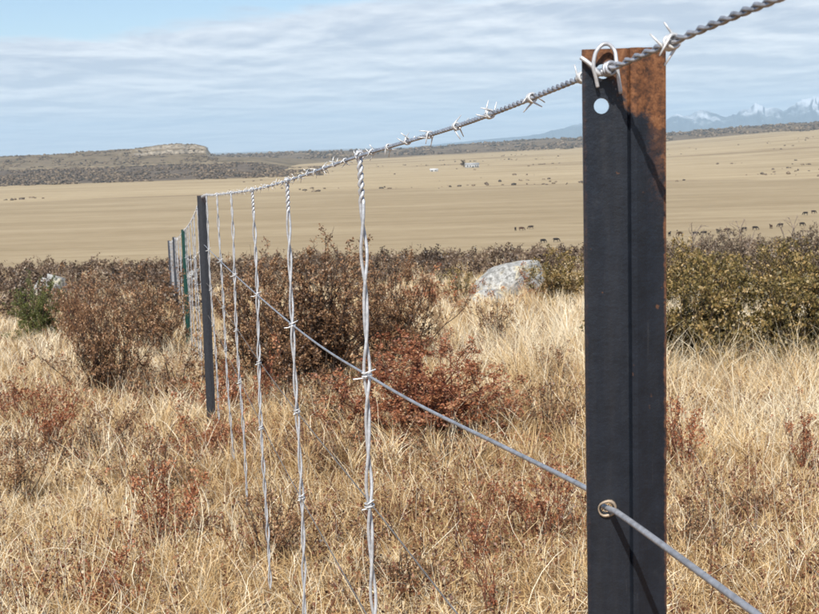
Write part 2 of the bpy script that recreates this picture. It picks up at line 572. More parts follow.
def hill_material():
    m = Mat('hill_heath')
    g = m.n('ShaderNodeNewGeometry')
    pos = g.outputs['Position']
    nz = m.n('ShaderNodeSeparateXYZ', {0: g.outputs['Normal']}).outputs[2]
    dist = m.n('ShaderNodeVectorMath', {0: pos}, operation='LENGTH').outputs['Value']
    n = m.noise(pos, .018, 6, .7); n2 = m.noise(pos, .09, 4, .7)
    heath = m.ramp(n2, [(.35, (.06, .046, .036)), (.65, (.18, .14, .10))])
    dry = m.ramp(n, [(.40, (.11, .085, .055)), (.52, (.20, .155, .095)), (.64, (.36, .28, .17))])
    d2 = m.math('ADD', dist, m.math('MULTIPLY_ADD', n, 260, -130))
    f = m.math('MULTIPLY', m.smooth(d2, 1380, 1440), m.math('SUBTRACT', 1.0, m.smooth(d2, 1900, 1960)))
    c = m.mix(f, dry, heath)
    patch = m.math('MULTIPLY', m.smooth(n, .47, .6), m.smooth(d2, 2130, 2200))
    c = m.mix(m.math('MULTIPLY', patch, .75), c, heath)
    rock = m.ramp(m.noise(m.mapping(pos, (.12, .12, .35)), 1.0, 5, .7), [(.35, (.11, .09, .07)), (.6, (.34, .29, .22)), (.75, (.30, .26, .20))])
    c = m.mix(m.math('SUBTRACT', 1.0, m.smooth(nz, .80, .95)), c, rock)
    m.bsdf(c, .95, spec=.1)
    return m.m


azv = np.linspace(px_az(-160), px_az(345), 360)
rv = np.concatenate([np.linspace(1250, 2280, 60), np.linspace(2285, 2470, 75), np.linspace(2480, 3250, 40)])
AZ, RV = np.meshgrid(azv, rv)
hz = hill_height(AZ, RV)
hx = RV * np.sin(np.arctan(AZ)); hy = RV * np.cos(np.arctan(AZ))
hv = np.stack([hx, hy, hz + CAM[2]], -1).reshape(-1, 3)
n_a = len(azv)
i = np.arange(len(rv) - 1)[:, None] * n_a; k = np.arange(n_a - 1)[None, :]
hq = np.stack([i + k, i + k + 1, i + n_a + k + 1, i + n_a + k], -1).reshape(-1, 4)
obj('hill', mesh_from('hill', hv, hq, None, True), hill_material(), kind='structure',
    label='low flat-topped hill with a broken rock face on the left skyline')

# ------------------------------------------------------------------ snowy mountains
MD = 22000.0


def mountain_material():
    m = Mat('snowy_rock')
    g = m.n('ShaderNodeNewGeometry'); pos = g.outputs['Position']
    sp = m.n('ShaderNodeSeparateXYZ', {0: pos})
    nz = m.n('ShaderNodeSeparateXYZ', {0: g.outputs['Normal']}).outputs[2]
    n = m.noise(pos, .0022, 6, .65)
    h = m.math('ADD', sp.outputs[2], m.math('MULTIPLY_ADD', n, 900, -450))
    snow = m.math('MULTIPLY', m.math('MULTIPLY', m.smooth(h, 260, 520), .75), m.smooth(m.math('ADD', nz, m.math('MULTIPLY', n, .3)), .72, .98))
    c = m.mix(snow, m.ramp(n, [(.3, (.035, .045, .06)), (.7, (.08, .09, .10))]), (.75, .78, .83))
    m.bsdf(c, .9, spec=.1)
    return m.m


mt_px = [250, 330, 400, 450, 500, 530, 548, 562, 575, 590, 615, 640, 660, 668, 680, 692, 705, 716, 728, 740, 750, 757, 766, 775, 785, 795, 803, 812, 825, 860, 920, 1000, 1080]
mt_y = [158, 151, 148, 143, 138, 135.5, 133, 128, 125, 122, 124, 118, 122, 120, 114, 116, 110.5, 113, 117, 113, 110, 105, 109, 108, 112, 107, 102, 99, 97, 92, 94, 100, 110]
azm = np.linspace(px_az(240), px_az(1080), 900)
top = np.interp(azm, [px_az(p) for p in mt_px], [(hor(p) - y) / F_PX * MD for p, y in zip(mt_px, mt_y)])
top = top + (80 * (fbm(azm * 95, azm * 0, 31, 3, .5) - .5) + 60 * (fbm(azm * 230, azm * 0, 33, 3, .6) - .5)) * sstep(60, 300, top)
rm = np.linspace(-3200, 4200, 80)
AM, RM = np.meshgrid(azm, rm)
prof = np.where(RM < 0, np.maximum(0, 1 - np.abs(RM) / 3200) ** 1.25, np.maximum(0, 1 - RM / 4200) ** 1.1)
rid = 1 - np.abs(2 * fbm(AM * 70 + RM * .0003, RM * .0007, 41, 5, .55) - 1)
zm = top[None, :] * prof * (1 - .7 * (1 - rid) * 1.6 * np.minimum(1, (1 - prof) * 2.2) ** .6) - 60 * (1 - prof)
RMM = RM + MD
mv = np.stack([RMM * np.sin(np.arctan(AM)), RMM * np.cos(np.arctan(AM)), zm + CAM[2] - 6], -1).reshape(-1, 3)
n_a = len(azm)
i = np.arange(len(rm) - 1)[:, None] * n_a; k = np.arange(n_a - 1)[None, :]
mq = np.stack([i + k, i + k + 1, i + n_a + k + 1, i + n_a + k], -1).reshape(-1, 4)
obj('mountain_range', mesh_from('mountain_range', mv, mq, None, False), mountain_material(), kind='structure',
    label='blue snow-streaked mountains on the right skyline')

# ------------------------------------------------------------------ haze
g = Geo(); g.box((0, 0, (760 - 120) / 2), (60000, 60000, 880))
hm = bpy.data.materials.new('haze_air'); hm.use_nodes = True
hn = hm.node_tree; hn.nodes.clear()
pv = hn.nodes.new('ShaderNodeVolumePrincipled')
pv.inputs['Color'].default_value = (.62, .83, 1.0, 1)
pv.inputs['Density'].default_value = 5.6e-5
pv.inputs['Anisotropy'].default_value = 0.0
ho = hn.nodes.new('ShaderNodeOutputMaterial')
hn.links.new(pv.outputs[0], ho.inputs['Volume'])
obj('haze', g.mesh('haze'), hm, kind='stuff', label='thin blue haze over the far plain')


# ------------------------------------------------------------------ far scrub, buildings, cattle
def blob_mesh(name, pts, rads, seed):
    bm = bmesh.new(); bmesh.ops.create_icosphere(bm, subdivisions=1, radius=1)
    bv = np.array([v.co[:] for v in bm.verts]); bf = np.array([[v.index for v in f.verts] for f in bm.faces]); bm.free()
    r2 = np.random.default_rng(seed)
    n = len(pts)
    jit = 1 + .45 * (r2.random((n, len(bv), 1)) - .5) * 2
    sc = np.stack([rads * r2.uniform(.9, 1.7, n), rads * r2.uniform(.9, 1.4, n), rads * r2.uniform(.6, 1.0, n)], -1)
    v = bv[None] * jit * sc[:, None, :] + pts[:, None, :] + np.array([0, 0, .35])[None, None] * sc[:, None, 2:3]
    f = (bf[None] + (np.arange(n) * len(bv))[:, None, None]).reshape(-1, 3)
    return mesh_from(name, v.reshape(-1, 3), None, f, False, np.repeat(r2.random(n), len(bf)))


def polar(azs, rs):
    t = np.arctan(azs)
    return rs * np.sin(t), rs * np.cos(t)


MAT_FAR = leaf_mat('far_scrub_leaf', [(0, (.035, .028, .02)), (.5, (.10, .07, .045)), (1, (.20, .145, .09))], .1, 0, .1, .01)
# heath on the hill
a_ = rng.uniform(px_az(-150), px_az(330), 5200); r_ = rng.uniform(1385, 1940, 5200)
keep = fbm(a_ * 60, r_ * .012, 55, 3) > .40
a1, r1 = a_[keep], r_[keep]
a_ = rng.uniform(px_az(-150), px_az(225), 2600); r_ = rng.uniform(2120, 2640, 2600)
keep = fbm(a_ * 80, r_ * .01, 56, 3) > .53
a1 = np.concatenate([a1, a_[keep]]); r1 = np.concatenate([r1, r_[keep]])
x1, y1 = polar(a1, r1); z1 = np.maximum(hill_height(a1, r1) + CAM[2], ground_z(x1, y1))
obj('hill_scrub', blob_mesh('hill_scrub', np.stack([x1, y1, z1], -1), rng.uniform(.9, 2.2, len(x1)), 1), MAT_FAR, kind='stuff',
    label='dark heath scrub covering the far left hill')
# skyline wood
a_ = rng.uniform(px_az(215), px_az(860), 9000); r_ = rng.uniform(2500, 4300, 9000)
lim = 2500 + 900 * np.clip(.5 + a_ * .6, 0, 1) + 700 * (fbm(a_ * 30, r_ * .002, 61, 3) - .5)
keep = (r_ > lim) & (fbm(a_ * 70, r_ * .004, 63, 3) > .44)
a2, r2_ = a_[keep], r_[keep]
x2, y2 = polar(a2, r2_); z2 = ground_z(x2, y2)
obj('skyline_scrub', blob_mesh('skyline_scrub', np.stack([x2, y2, z2], -1), 1.2 + 4.6 * rng.random(len(x2)) ** 2.2, 2), MAT_FAR, kind='stuff',
    label='dark band of scrub and low trees along the far skyline')
# scattered bushes on the upper plain, many in broken rows
pa, pr = [], []
for j in range(34):
    a0 = rng.uniform(px_az(430), px_az(850)) if j < 24 else rng.uniform(px_az(-60), px_az(430)); r0 = rng.uniform(900, 2400)
    n = rng.integers(3, 13)
    sl = rng.uniform(-.3, .5)
    ta = rng.normal(0, .012, n)
    pa += list(a0 + ta); pr += list(r0 + sl * ta * r0 * 2 + rng.normal(0, 9, n))
for j in range(70):
    pa.append(rng.uniform(px_az(200), px_az(860))); pr.append(rng.uniform(880, 2500))
for j in range(40):
    pa.append(rng.uniform(px_az(300), px_az(700))); pr.append(rng.normal(905, 16))
pa = np.array(pa); pr = np.array(pr)
ok = ~((pa < px_az(335)) & (pr > 1340))
pa, pr = pa[ok], pr[ok]
x3, y3 = polar(pa, pr); z3 = ground_z(x3, y3)
obj('plain_scrub', blob_mesh('plain_scrub', np.stack([x3, y3, z3], -1), .4 + 1.2 * rng.random(len(x3)) ** 1.6, 3), MAT_FAR, kind='stuff',
    label='small dark bushes dotted in broken rows over the upper plain')

MAT_WALL = plain_mat('pale_wall', (.42, .42, .41), .8, vary=.12, scale=.6)
MAT_ROOF = plain_mat('tin_roof', (.33, .33, .33), .6, vary=.2, scale=.8)
MAT_ROOF_W = plain_mat('white_roof', (.58, .57, .55), .6, vary=.08, scale=.8)
MAT_DARK = plain_mat('dark_opening', (.03, .03, .035), .4, vary=.2, scale=2)


def building(p, w, dpt, h, rh, mat_w, mat_r, wins, label):
    root = obj('farm_building', None, loc=p, label=label, cat='building')
    g = Geo(); g.box((0, 0, h / 2 - .4), (w, dpt, h + .8)); obj('wall', g.mesh('wall'), mat_w, root)
    g = Geo(); o_ = .35
    v = [[-w / 2 - o_, -dpt / 2 - o_, h + .02], [w / 2 + o_, -dpt / 2 - o_, h + .02], [w / 2 + o_, dpt / 2 + o_, h + .02], [-w / 2 - o_, dpt / 2 + o_, h + .02],
         [-w / 2 - o_, 0, h + rh], [w / 2 + o_, 0, h + rh]]
    g.add(v, [[0, 1, 5, 4], [2, 3, 4, 5], [0, 3, 2, 1]], [[0, 4, 3], [1, 2, 5]]); obj('roof', g.mesh('roof'), mat_r, root)
    for (wx, wz, ww, wh, nm) in wins:
        g = Geo(); g.box((wx, -dpt / 2 - .03, wz), (ww, .1, wh)); obj(nm, g.mesh(nm), MAT_DARK, root)
    return root


p = ground_hit(434, 171.5)
building(p, 9.0, 6.0, 1.8, 1.6, MAT_WALL, MAT_ROOF_W, [(-2.4, .9, 1.2, 1.8, 'door'), (1.8, 1.1, 1.4, .8, 'window')],
         'small white-roofed shed alone on the far plain')
p = ground_hit(472, 167.5)
building(p, 17.0, 8.0, 3.6, 2.2, MAT_WALL, MAT_ROOF, [(-5.5, 1.9, 1.6, 1.5, 'window'), (-2.2, 1.9, 1.6, 1.5, 'window'), (1.0, 1.2, 1.4, 2.4, 'door'), (4.2, 1.9, 1.6, 1.5, 'window'), (6.8, 1.9, 1.2, 1.5, 'window')],
         'long grey-white farmhouse beside a dark tree on the far plain')
tp = ground_hit(463.5, 167.0)
tree = obj('farm_tree', None, loc=tp, label='dark rounded tree at the left end of the long farmhouse', cat='tree')
g = Geo(); g.tube([[0, 0, -.3], [.1, 0, 1.5], [0, .1, 3.2]], [.35, .28, .15], 6); obj('trunk', g.mesh('trunk'), MAT_STEM, tree)
cp = rng.normal(0, 1, (60, 3)) * np.array([1.5, 1.5, 1.6]) + np.array([0, 0, 4.4])
obj('crown', blob_mesh('crown', cp, rng.uniform(.5, 1.1, 60), 5), MAT_FAR, tree)

# cattle: one skinned body, grazing or head up
MAT_COW = {}
for nm, c in (('black', (.018, .014, .012)), ('brown', (.06, .03, .018)), ('dark', (.03, .02, .016))):
    MAT_COW[nm] = plain_mat('cow_hide_' + nm, c, .8, vary=.3, scale=3)


def cow_mesh(name, graze):
    bm = bmesh.new(); sk = bm.verts.layers.skin.verify()

    def V(x, y, z, r, r2=None):
        v = bm.verts.new((x, y, z)); v[sk].radius = (r, r2 or r); return v

    def E(*vs):
        for a, b in zip(vs, vs[1:]): bm.edges.new((a, b))
    rump = V(-.78, 0, 1.08, .27, .30); hip = V(-.55, 0, 1.06, .32, .34); mid = V(0, 0, .98, .34, .40); shl = V(.55, 0, 1.04, .29, .38); neck0 = V(.80, 0, 1.10, .20, .26)
    bm.verts.ensure_lookup_table(); hip[sk].use_root = True
    E(rump, hip, mid, shl, neck0)
    if graze:
        a = V(1.02, 0, .86, .15, .18); b = V(1.20, 0, .48, .13, .14); c = V(1.30, 0, .26, .10, .11); d = V(1.36, 0, .08, .075, .08)
    else:
        a = V(1.02, 0, 1.26, .15, .18); b = V(1.22, 0, 1.40, .13, .14); c = V(1.40, 0, 1.32, .10, .11); d = V(1.56, 0, 1.24, .075, .08)
    E(neck0, a, b, c, d)
    for s in (-1, 1):
        k = V(-.60, .17 * s, .72, .13); h_ = V(-.72, .17 * s, .42, .065); f_ = V(-.66, .17 * s, .10, .055); t_ = V(-.62, .17 * s, 0, .06)
        E(hip, k, h_, f_, t_)
        k = V(.52, .16 * s, .66, .12); h_ = V(.54, .16 * s, .40, .065); f_ = V(.52, .16 * s, .10, .05); t_ = V(.55, .16 * s, 0, .06)
        E(shl, k, h_, f_, t_)
        e = V(b.co.x - .05, .20 * s, b.co.z + .10, .03); E(b, e)
    tl = V(-1.00, 0, 1.10, .035); t2 = V(-1.04, 0, .75, .025); t3 = V(-1.04, 0, .50, .04)
    E(rump, tl, t2, t3)
    me = bpy.data.meshes.new(name); bm.to_mesh(me); bm.free()
    o = bpy.data.objects.new(name, me); COL.objects.link(o)
    o.modifiers.new('s', 'SKIN').use_smooth_shade = True
    o.modifiers.new('u', 'SUBSURF').levels = 1
    dg = bpy.context.evaluated_depsgraph_get()
    me2 = bpy.data.meshes.new_from_object(o.evaluated_get(dg))
    bpy.data.objects.remove(o)
    return me2


cows = {(g_, m_): None for g_ in (0, 1) for m_ in MAT_COW}
base_g = cow_mesh('cow', True); base_u = cow_mesh('cow_head_up', False)
for (g_, m_) in cows:
    me = (base_g if g_ else base_u).copy(); me.materials.clear(); me.materials.append(MAT_COW[m_]); cows[(g_, m_)] = me
CATTLE = [
    (515.5, 230.5, 'dark', 1, 80, 'small dark cow at the left end of the three grazing left of the post'),
    (521.5, 230.5, 'brown', 1, 10, 'brown cow in the middle of the three grazing left of the post'),
    (531.0, 229.0, 'dark', 1, 170, 'dark cow at the right end of the three grazing left of the post'),
    (543.0, 243.0, 'black', 1, 20, 'black cow low on the plain above the pale boulder, left of its pair'),
    (556.0, 242.0, 'black', 1, 0, 'black cow low on the plain close to the post, right of its pair'),
    (669.5, 236.0, 'black', 0, 60, 'black cow with its head up close to the right edge of the post'),
    (680.0, 235.5, 'brown', 1, 185, 'brown cow grazing second from the post in the right-hand herd'),
    (695.5, 235.5, 'black', 1, 5, 'black cow grazing third from the post in the right-hand herd'),
    (704.0, 235.0, 'black', 1, 178, 'black cow grazing fourth from the post in the right-hand herd'),
    (718.0, 233.5, 'dark', 0, 100, 'dark cow standing fifth from the post in the right-hand herd'),
    (727.0, 232.0, 'brown', 1, 10, 'brown cow grazing sixth from the post in the right-hand herd'),
    (744.0, 231.0, 'black', 1, 175, 'black cow grazing seventh from the post in the right-hand herd'),
    (755.0, 230.0, 'black', 1, 0, 'black cow grazing eighth from the post in the right-hand herd'),
    (771.0, 228.5, 'brown', 0, 95, 'brown cow standing ninth from the post in the right-hand herd'),
    (780.5, 227.0, 'dark', 1, 180, 'dark cow grazing tenth from the post in the right-hand herd'),
    (802.0, 226.0, 'black', 1, 8, 'black cow grazing near the right edge of the photo, lower of the last three'),
    (805.5, 215.0, 'black', 1, 182, 'black cow higher on the plain at far right, left of its pair'),
    (813.5, 213.5, 'dark', 1, 3, 'dark cow higher on the plain at far right, right of its pair'),
]
for (cx, cy, cm, gr, rot, lab) in CATTLE:
    p = ground_hit(cx, cy)
    o = obj('cow', cows[(gr, cm)], None, loc=p - np.array([0, 0, .02]), label=lab, cat='cow', group='cattle grazing on the plain')
    o.rotation_euler = (0, 0, rad(rot))

# ------------------------------------------------------------------ fence
D1, D2 = 0.84, 7.9


def fence_px(d): return 152.0 + 472.0 * D1 / d


# the tops of the posts and the line of the barbed wire
POST_TOP = [at(624.5, 48, D1), at(201.5, 195.5, D2), at(183.5, 229.5, 15.1), at(173.8, 237.0, 22.3), at(168.8, 240.5, 29.4)]
P1, P2 = POST_TOP[0], POST_TOP[1]
fdir = (P2 - P1)[:2] / np.linalg.norm((P2 - P1)[:2])           # along the fence, away from the camera
yaw1 = math.atan2(fdir[1], fdir[0]) - math.pi / 2 - rad(15)    # the front of the post looks back along the line


def post_mesh(name, holes):
    sec = [(-.0295, 0), (.0015, 0), (.0028, .0008), (.0038, -.0026), (.0052, -.0034), (.0078, -.0032), (.0105, -.0020), (.0150, .0004), (.0295, .0050),
           (.0290, .0096), (.0118, .0056), (.0092, .0078), (.0086, .030), (.0036, .030), (.0030, .0070), (.0015, .0046), (-.0295, .0046)]
    bm = bmesh.new()
    zs = [-1.95, -1.3, -.9, -.6, -.4, -.2, -.06, 0]
    rings = []
    for z in zs:
        rings.append([bm.verts.new((x, y, z)) for (x, y) in sec])
    n = len(sec)
    for a, b in zip(rings, rings[1:]):
        for j in range(n):
            bm.faces.new((a[j], a[(j + 1) % n], b[(j + 1) % n], b[j]))
    bm.faces.new(rings[-1]); bm.faces.new(rings[0][::-1])
    bmesh.ops.recalc_face_normals(bm, faces=bm.faces)
    me = bpy.data.meshes.new(name); bm.to_mesh(me); bm.free()
    if not holes:
        return me
    o = bpy.data.objects.new(name, me); COL.objects.link(o)
    bm = bmesh.new()
    for (x, z, r) in holes:
        bmesh.ops.create_cone(bm, cap_ends=True, segments=20, radius1=r, radius2=r, depth=.05,
                              matrix=Matrix.Translation((x, .002, z)) @ Matrix.Rotation(math.pi / 2, 4, 'X'))
    mc = bpy.data.meshes.new('c'); bm.to_mesh(mc); bm.free()
    c = bpy.data.objects.new('c', mc); COL.objects.link(c)
    md = o.modifiers.new('b', 'BOOLEAN'); md.operation = 'DIFFERENCE'; md.solver = 'EXACT'; md.object = c
    bpy.context.view_layer.update()
    dg = bpy.context.evaluated_depsgraph_get()
    me2 = bpy.data.meshes.new_from_object(o.evaluated_get(dg))
    bpy.data.objects.remove(o); bpy.data.objects.remove(c)
    return me2


HX = -.0150
near_post = post_mesh('near_post', [(HX, -.0155, .0052), (HX - .0012, -.0395, .0055), (HX, -.3325, .0045), (HX, -.56, .0045), (HX, -.80, .0045), (HX, -1.02, .0045)])
far_post = post_mesh('far_post', None)
post_specs = [
    ('black-painted steel post with a rusty cut top, nearest the camera', post_material('black_paint_rust', (.012, .0155, .0225), 1.0)),
    ('dark grey steel post second along the fence where the line dips', post_material('dark_grey_paint', (.035, .038, .045), .15)),
    ('dark green steel post third along the fence', post_material('dark_green_paint', (.012, .055, .045), .05)),
    ('dark grey steel post fourth along the fence', post_material('slate_paint', (.05, .055, .065), .05)),
    ('farthest dark steel post at the left end of the fence', post_material('slate_paint_far', (.06, .066, .08), .05)),
]
for j, (lab, mat) in enumerate(post_specs):
    me = near_post if j == 0 else far_post.copy()
    me.materials.clear(); me.materials.append(mat)
    o = obj('fence_post', me, None, loc=POST_TOP[j], label=lab, cat='fence post', group='steel posts of the wire fence')
    o.rotation_euler = (0, rad([0, .5, .6, .6, .4][j]), yaw1 if j == 0 else yaw1 + rad([0, 12, 8, 10, 14][j]))
ca, sa = math.cos(yaw1), math.sin(yaw1)


def post_pt(x, y, z):
    return P1 + np.array([ca * x - sa * y, sa * x + ca * y, z])


HOLE = post_pt(HX, .002, -.0155)
# the top wire as seen, from behind the camera to the far post
w_back = at(770, 1, .64)
dback = (w_back - HOLE); slope = dback[2] / np.linalg.norm(dback[:2])
hb = dback[:2] / np.linalg.norm(dback[:2])
TOPPTS = []
for s, dz in ((6.5, .17), (3.0, .13), (1.2, .085), (.45, .042)):
    TOPPTS.append(np.array([HOLE[0] + hb[0] * s, HOLE[1] + hb[1] * s, HOLE[2] + dz]))
TOPPTS += [w_back, HOLE, at(583.5, 77, .925)]
for d, py in ((1.30, 126), (1.93, 156.5), (2.95, 181), (3.97, 190), (5.02, 193), (6.4, 195)):
    TOPPTS.append(at(fence_px(d), py, d))
NEAR_N = len(TOPPTS)
for j in range(1, 5):
    a = POST_TOP[j] + np.array([0, 0, -.012])
    TOPPTS.append(a)
    if j < 4:
        b = POST_TOP[j + 1] + np.array([0, 0, -.012])
        for t in (.25, .5, .75):
            TOPPTS.append(a + (b - a) * t - np.array([0, 0, .16 * t * (1 - t)]))
TOPPTS = np.array(TOPPTS)


def resample(pts, step, n=6000):
    p = smooth_path(pts, n)
    s = np.concatenate([[0], np.cumsum(np.linalg.norm(np.diff(p, axis=0), axis=1))])
    m = max(3, int(s[-1] / step)); u = np.linspace(0, s[-1], m)
    return np.stack([np.interp(u, s, p[:, i]) for i in range(3)], -1), u


def helix(pts, u, pitch, r, phase=0.0):
    tan = np.gradient(pts, axis=0); tan /= np.linalg.norm(tan, axis=1)[:, None]
    ref = np.array([0, 0, 1.0]) if abs(tan[:, 2]).mean() < .7 else np.array([1.0, 0, 0])
    a = np.cross(tan, ref); a /= np.linalg.norm(a, axis=1)[:, None]; b = np.cross(tan, a)
    th = (u / pitch if np.isscalar(pitch) else pitch) * 2 * math.pi + phase
    return pts + r * (np.cos(th)[:, None] * a + np.sin(th)[:, None] * b)


top_all, u_all = resample(TOPPTS, .0022, 20000)
bw = obj('barbed_wire', None, loc=HOLE, label='two-strand barbed wire along the top of the fence', cat='barbed wire')
near_m = (top_all[:, 1] < 8.2) & (top_all[:, 1] > -.2)
i_hole = int(np.argmin(np.linalg.norm(top_all - HOLE, axis=1)))
for ph in (0, math.pi):
    g = Geo()
    un = u_all[near_m]
    pa_ = helix(top_all[near_m], un, un / .024 + .45 * np.sin(un * 7.3) + .22 * np.sin(un * 19.0), .00140, ph)
    g.tube(pa_ - HOLE, .0014, 6, (0, 0, 1))
    for sel in (top_all[:, 1] >= 8.19, top_all[:, 1] <= -.19):
        pb = helix(top_all[sel][::8], u_all[sel][::8], .16, .0016, ph)
        g.tube(pb - HOLE, .0018, 4, (0, 0, 1))
    obj('strand', g.mesh('strand', True), MAT_BARB, bw)


def barb_mesh(name, a0, seed, L=.0135):
    r = random.Random(seed); g = Geo()
    for w in (0, 1):
        off = (w - .5) * .0042
        pts = []
        ph = a0 + w * 1.75 + r.uniform(-.3, .3)
        R = .0037
        n = 22; turns = 1.5
        th = np.linspace(ph, ph + turns * 2 * math.pi, n)
        coil = np.stack([off + np.linspace(-.0018, .0018, n), R * np.cos(th), R * np.sin(th)], -1)
        t0 = np.array([-.12 + r.uniform(-.3, .3), math.sin(ph), -math.cos(ph)]); t0 /= np.linalg.norm(t0)
        t1 = np.array([.12 + r.uniform(-.3, .3), -math.sin(th[-1]), math.cos(th[-1])]); t1 /= np.linalg.norm(t1)
        l0, l1 = L * r.uniform(.8, 1.15), L * r.uniform(.8, 1.15)
        pts = np.concatenate([[coil[0] + t0 * l0], [coil[0] + t0 * l0 * .5], coil, [coil[-1] + t1 * l1 * .5], [coil[-1] + t1 * l1]])
        rr_ = np.full(len(pts), .00108); rr_[1] = rr_[-2] = .0008; rr_[0] = rr_[-1] = .0005
        g.tube(pts, rr_, 5, (1, 0, 0))
    return g.mesh(name, True)


barbs = [barb_mesh('barb', q * .77, q) for q in range(8)]
for me in barbs: me.materials.append(MAT_GALV_NEW)
s0 = u_all[i_hole]
# barbs at the places the photograph shows on the near run, then every 13 cm
bpos = [s0 - .105 + .0, s0 + .085] + [s0 + .085 + .128 * q for q in range(1, 130)]
for q, s in enumerate(bpos):
    if s > u_all[-1]: break
    j = int(np.searchsorted(u_all, s))
    if top_all[j, 1] > 24: break
    t = Vector(top_all[min(j + 3, len(top_all) - 1)] - top_all[j - 3]).normalized()
    o = obj('barb', barbs[(q * 3 + 1) % 8], None, bw, loc=top_all[j] - HOLE)
    o.rotation_mode = 'QUATERNION'
    o.rotation_quaternion = t.to_track_quat('X', 'Z')
    if q == 0: o.scale = (1.1, 1.1, 1.1)

# plain wires below
OFFS = [(.3075, .045, .0023, 'plain galvanised wire threaded through the near post halfway down'),
        (.568, .012, .0012, 'thin dull wire below the threaded wire, low against the grass'),
        (.7845, .02, .0013, 'lowest thin dull wire of the fence, deep in the grass')]
top_c, u_c = resample(TOPPTS, .03, 6000)
sp_post = [float(u_c[np.argmin(np.linalg.norm(top_c - q, axis=1))]) for q in POST_TOP]
WIRES = []
for off, sag, th_r, lab in OFFS:
    base = top_c.copy()
    bump_ = np.zeros(len(u_c))
    for a, b in zip(sp_post, sp_post[1:]):
        t = np.clip((u_c - a) / (b - a), 0, 1); bump_ += sag * 4 * t * (1 - t)
    # toward the camera the plain wires run nearly level
    lev = np.clip((sp_post[0] - u_c) / 7, 0, 1)
    z = base[:, 2] - off - bump_
    back = u_c < sp_post[0] - .02
    z0 = HOLE[2] - off
    z = np.where(back, z0 - .030 * np.minimum((sp_post[0] - u_c), .9), z)
    if sag > .04:
        ctrl = np.array([at(px, py, D1 * 472 / (px - 152)) for px, py in ((745, 614), (605, 510), (582, 501), (480, 446), (366, 383), (285, 326), (222, 267), (203, 246))])
        cp_ = smooth_path(ctrl, 300)
        zi = np.interp(base[:, 1], cp_[:, 1], cp_[:, 2])
        lo, hi = ctrl[0, 1], ctrl[-1, 1]
        z = np.where((base[:, 1] > lo) & (base[:, 1] < hi), zi, z)
        z = np.where(base[:, 1] <= lo, ctrl[0, 2] - .03 * np.minimum(lo - base[:, 1], .9), z)
        yb = base[:, 1]
        x_hole = float(np.interp(HOLE[1], yb, base[:, 0]))
        xs = np.where(yb < HOLE[1], x_hole + (ctrl[0, 0] - ctrl[1, 0]) / (ctrl[0, 1] - ctrl[1, 1]) * (yb - HOLE[1]), base[:, 0])
        base[:, 0] = np.where(yb < lo - 1.0, base[:, 0] + float(np.interp(lo - 1.0, yb, xs) - np.interp(lo - 1.0, yb, base[:, 0])), xs)
        t_ = np.clip((base[:, 1] - hi) / 3.0, 0, 1)
        z = np.where(base[:, 1] >= hi, z + (zi[-1] - 0 * z - np.interp(hi, base[:, 1], z)) * (1 - t_), z)
    pts = np.stack([base[:, 0], base[:, 1], z], -1)
    WIRES.append(pts)
    g = Geo()
    g.tube(pts - pts[0], th_r, 8, (0, 0, 1))
    obj('fence_wire', g.mesh('fence_wire', True), MAT_WIRE if th_r > .002 else MAT_WIRE_DULL, loc=pts[0], label=lab, cat='wire', group='plain wires of the fence')

# rust-stained ring where the wire leaves the post
g = Geo()
th = np.linspace(0, 2 * math.pi, 19)
g.tube(np.stack([.0062 * np.cos(th), np.zeros(19), .0058 * np.sin(th) * (1 + .12 * np.sin(th * 2 + .6))], -1), .0010 + .0004 * np.sin(th * 1.5), 6, (0, 1, 0), False)
o = obj('grommet', g.mesh('grommet', True), metal_mat('worn_ring', (.42, .33, .24), .5, .3), loc=post_pt(HX, -.0012, -.3325),
        label='small worn metal ring round the wire hole halfway down the near post', cat='ring')
o.rotation_euler = (0, 0, yaw1)


# the bright tie at the top of the near post
def post_px(px, py, front):
    """point at that pixel of the post face, standing proud of it by front metres"""
    x = (px - 624.5) * D1 / F_PX; z = -(py - 48.0) * D1 / F_PX
    return post_pt(x, -front, z) - P1


tie = obj('wire_tie', None, loc=P1, label='bright bent wire loop tying the barbed wire to the rusty post top', cat='wire tie')
g = Geo()
g.tube(smooth_path([post_px(597, 86, .004), post_px(595, 77, .0055), post_px(592.5, 66, .007), post_px(594.5, 53, .0075), post_px(601, 45, .007), post_px(608, 44.5, .006), post_px(613.5, 51, .0065),
                    post_px(614.5, 60, .010), post_px(616, 75, .011), post_px(619, 93, .009)], 60), .0014, 8, (0, 1, 0))
obj('loop', g.mesh('loop', True), MAT_GALV, tie)
g = Geo()
g.tube(smooth_path([post_px(580.5, 56, .003), post_px(587, 61, .005), post_px(593, 67, .006), post_px(598, 73, .0062), post_px(604, 73, .003), post_px(606, 70, -.004)], 30), .0015, 8, (0, 1, 0))
obj('hook', g.mesh('hook', True), MAT_GALV, tie)
g = Geo()
th = np.linspace(0, 2 * math.pi * 2.2, 40)
hd = np.array([*(-fdir), .08]); hd /= np.linalg.norm(hd)
ax1 = np.cross(hd, [0, 0, 1]); ax1 /= np.linalg.norm(ax1); ax2 = np.cross(hd, ax1)
c0 = HOLE + hd * .012 - P1
g.tube(c0 + hd * np.linspace(-.004, .006, 40)[:, None] + .0042 * (np.cos(th)[:, None] * ax1 + np.sin(th)[:, None] * ax2), .0013, 6, tuple(hd))
obj('wrap', g.mesh('wrap', True), MAT_BARB, tie)

# stays: two strands twisted round each other, hung from the barbed wire
ordn = ['first', 'second', 'third', 'fourth', 'fifth', 'sixth']


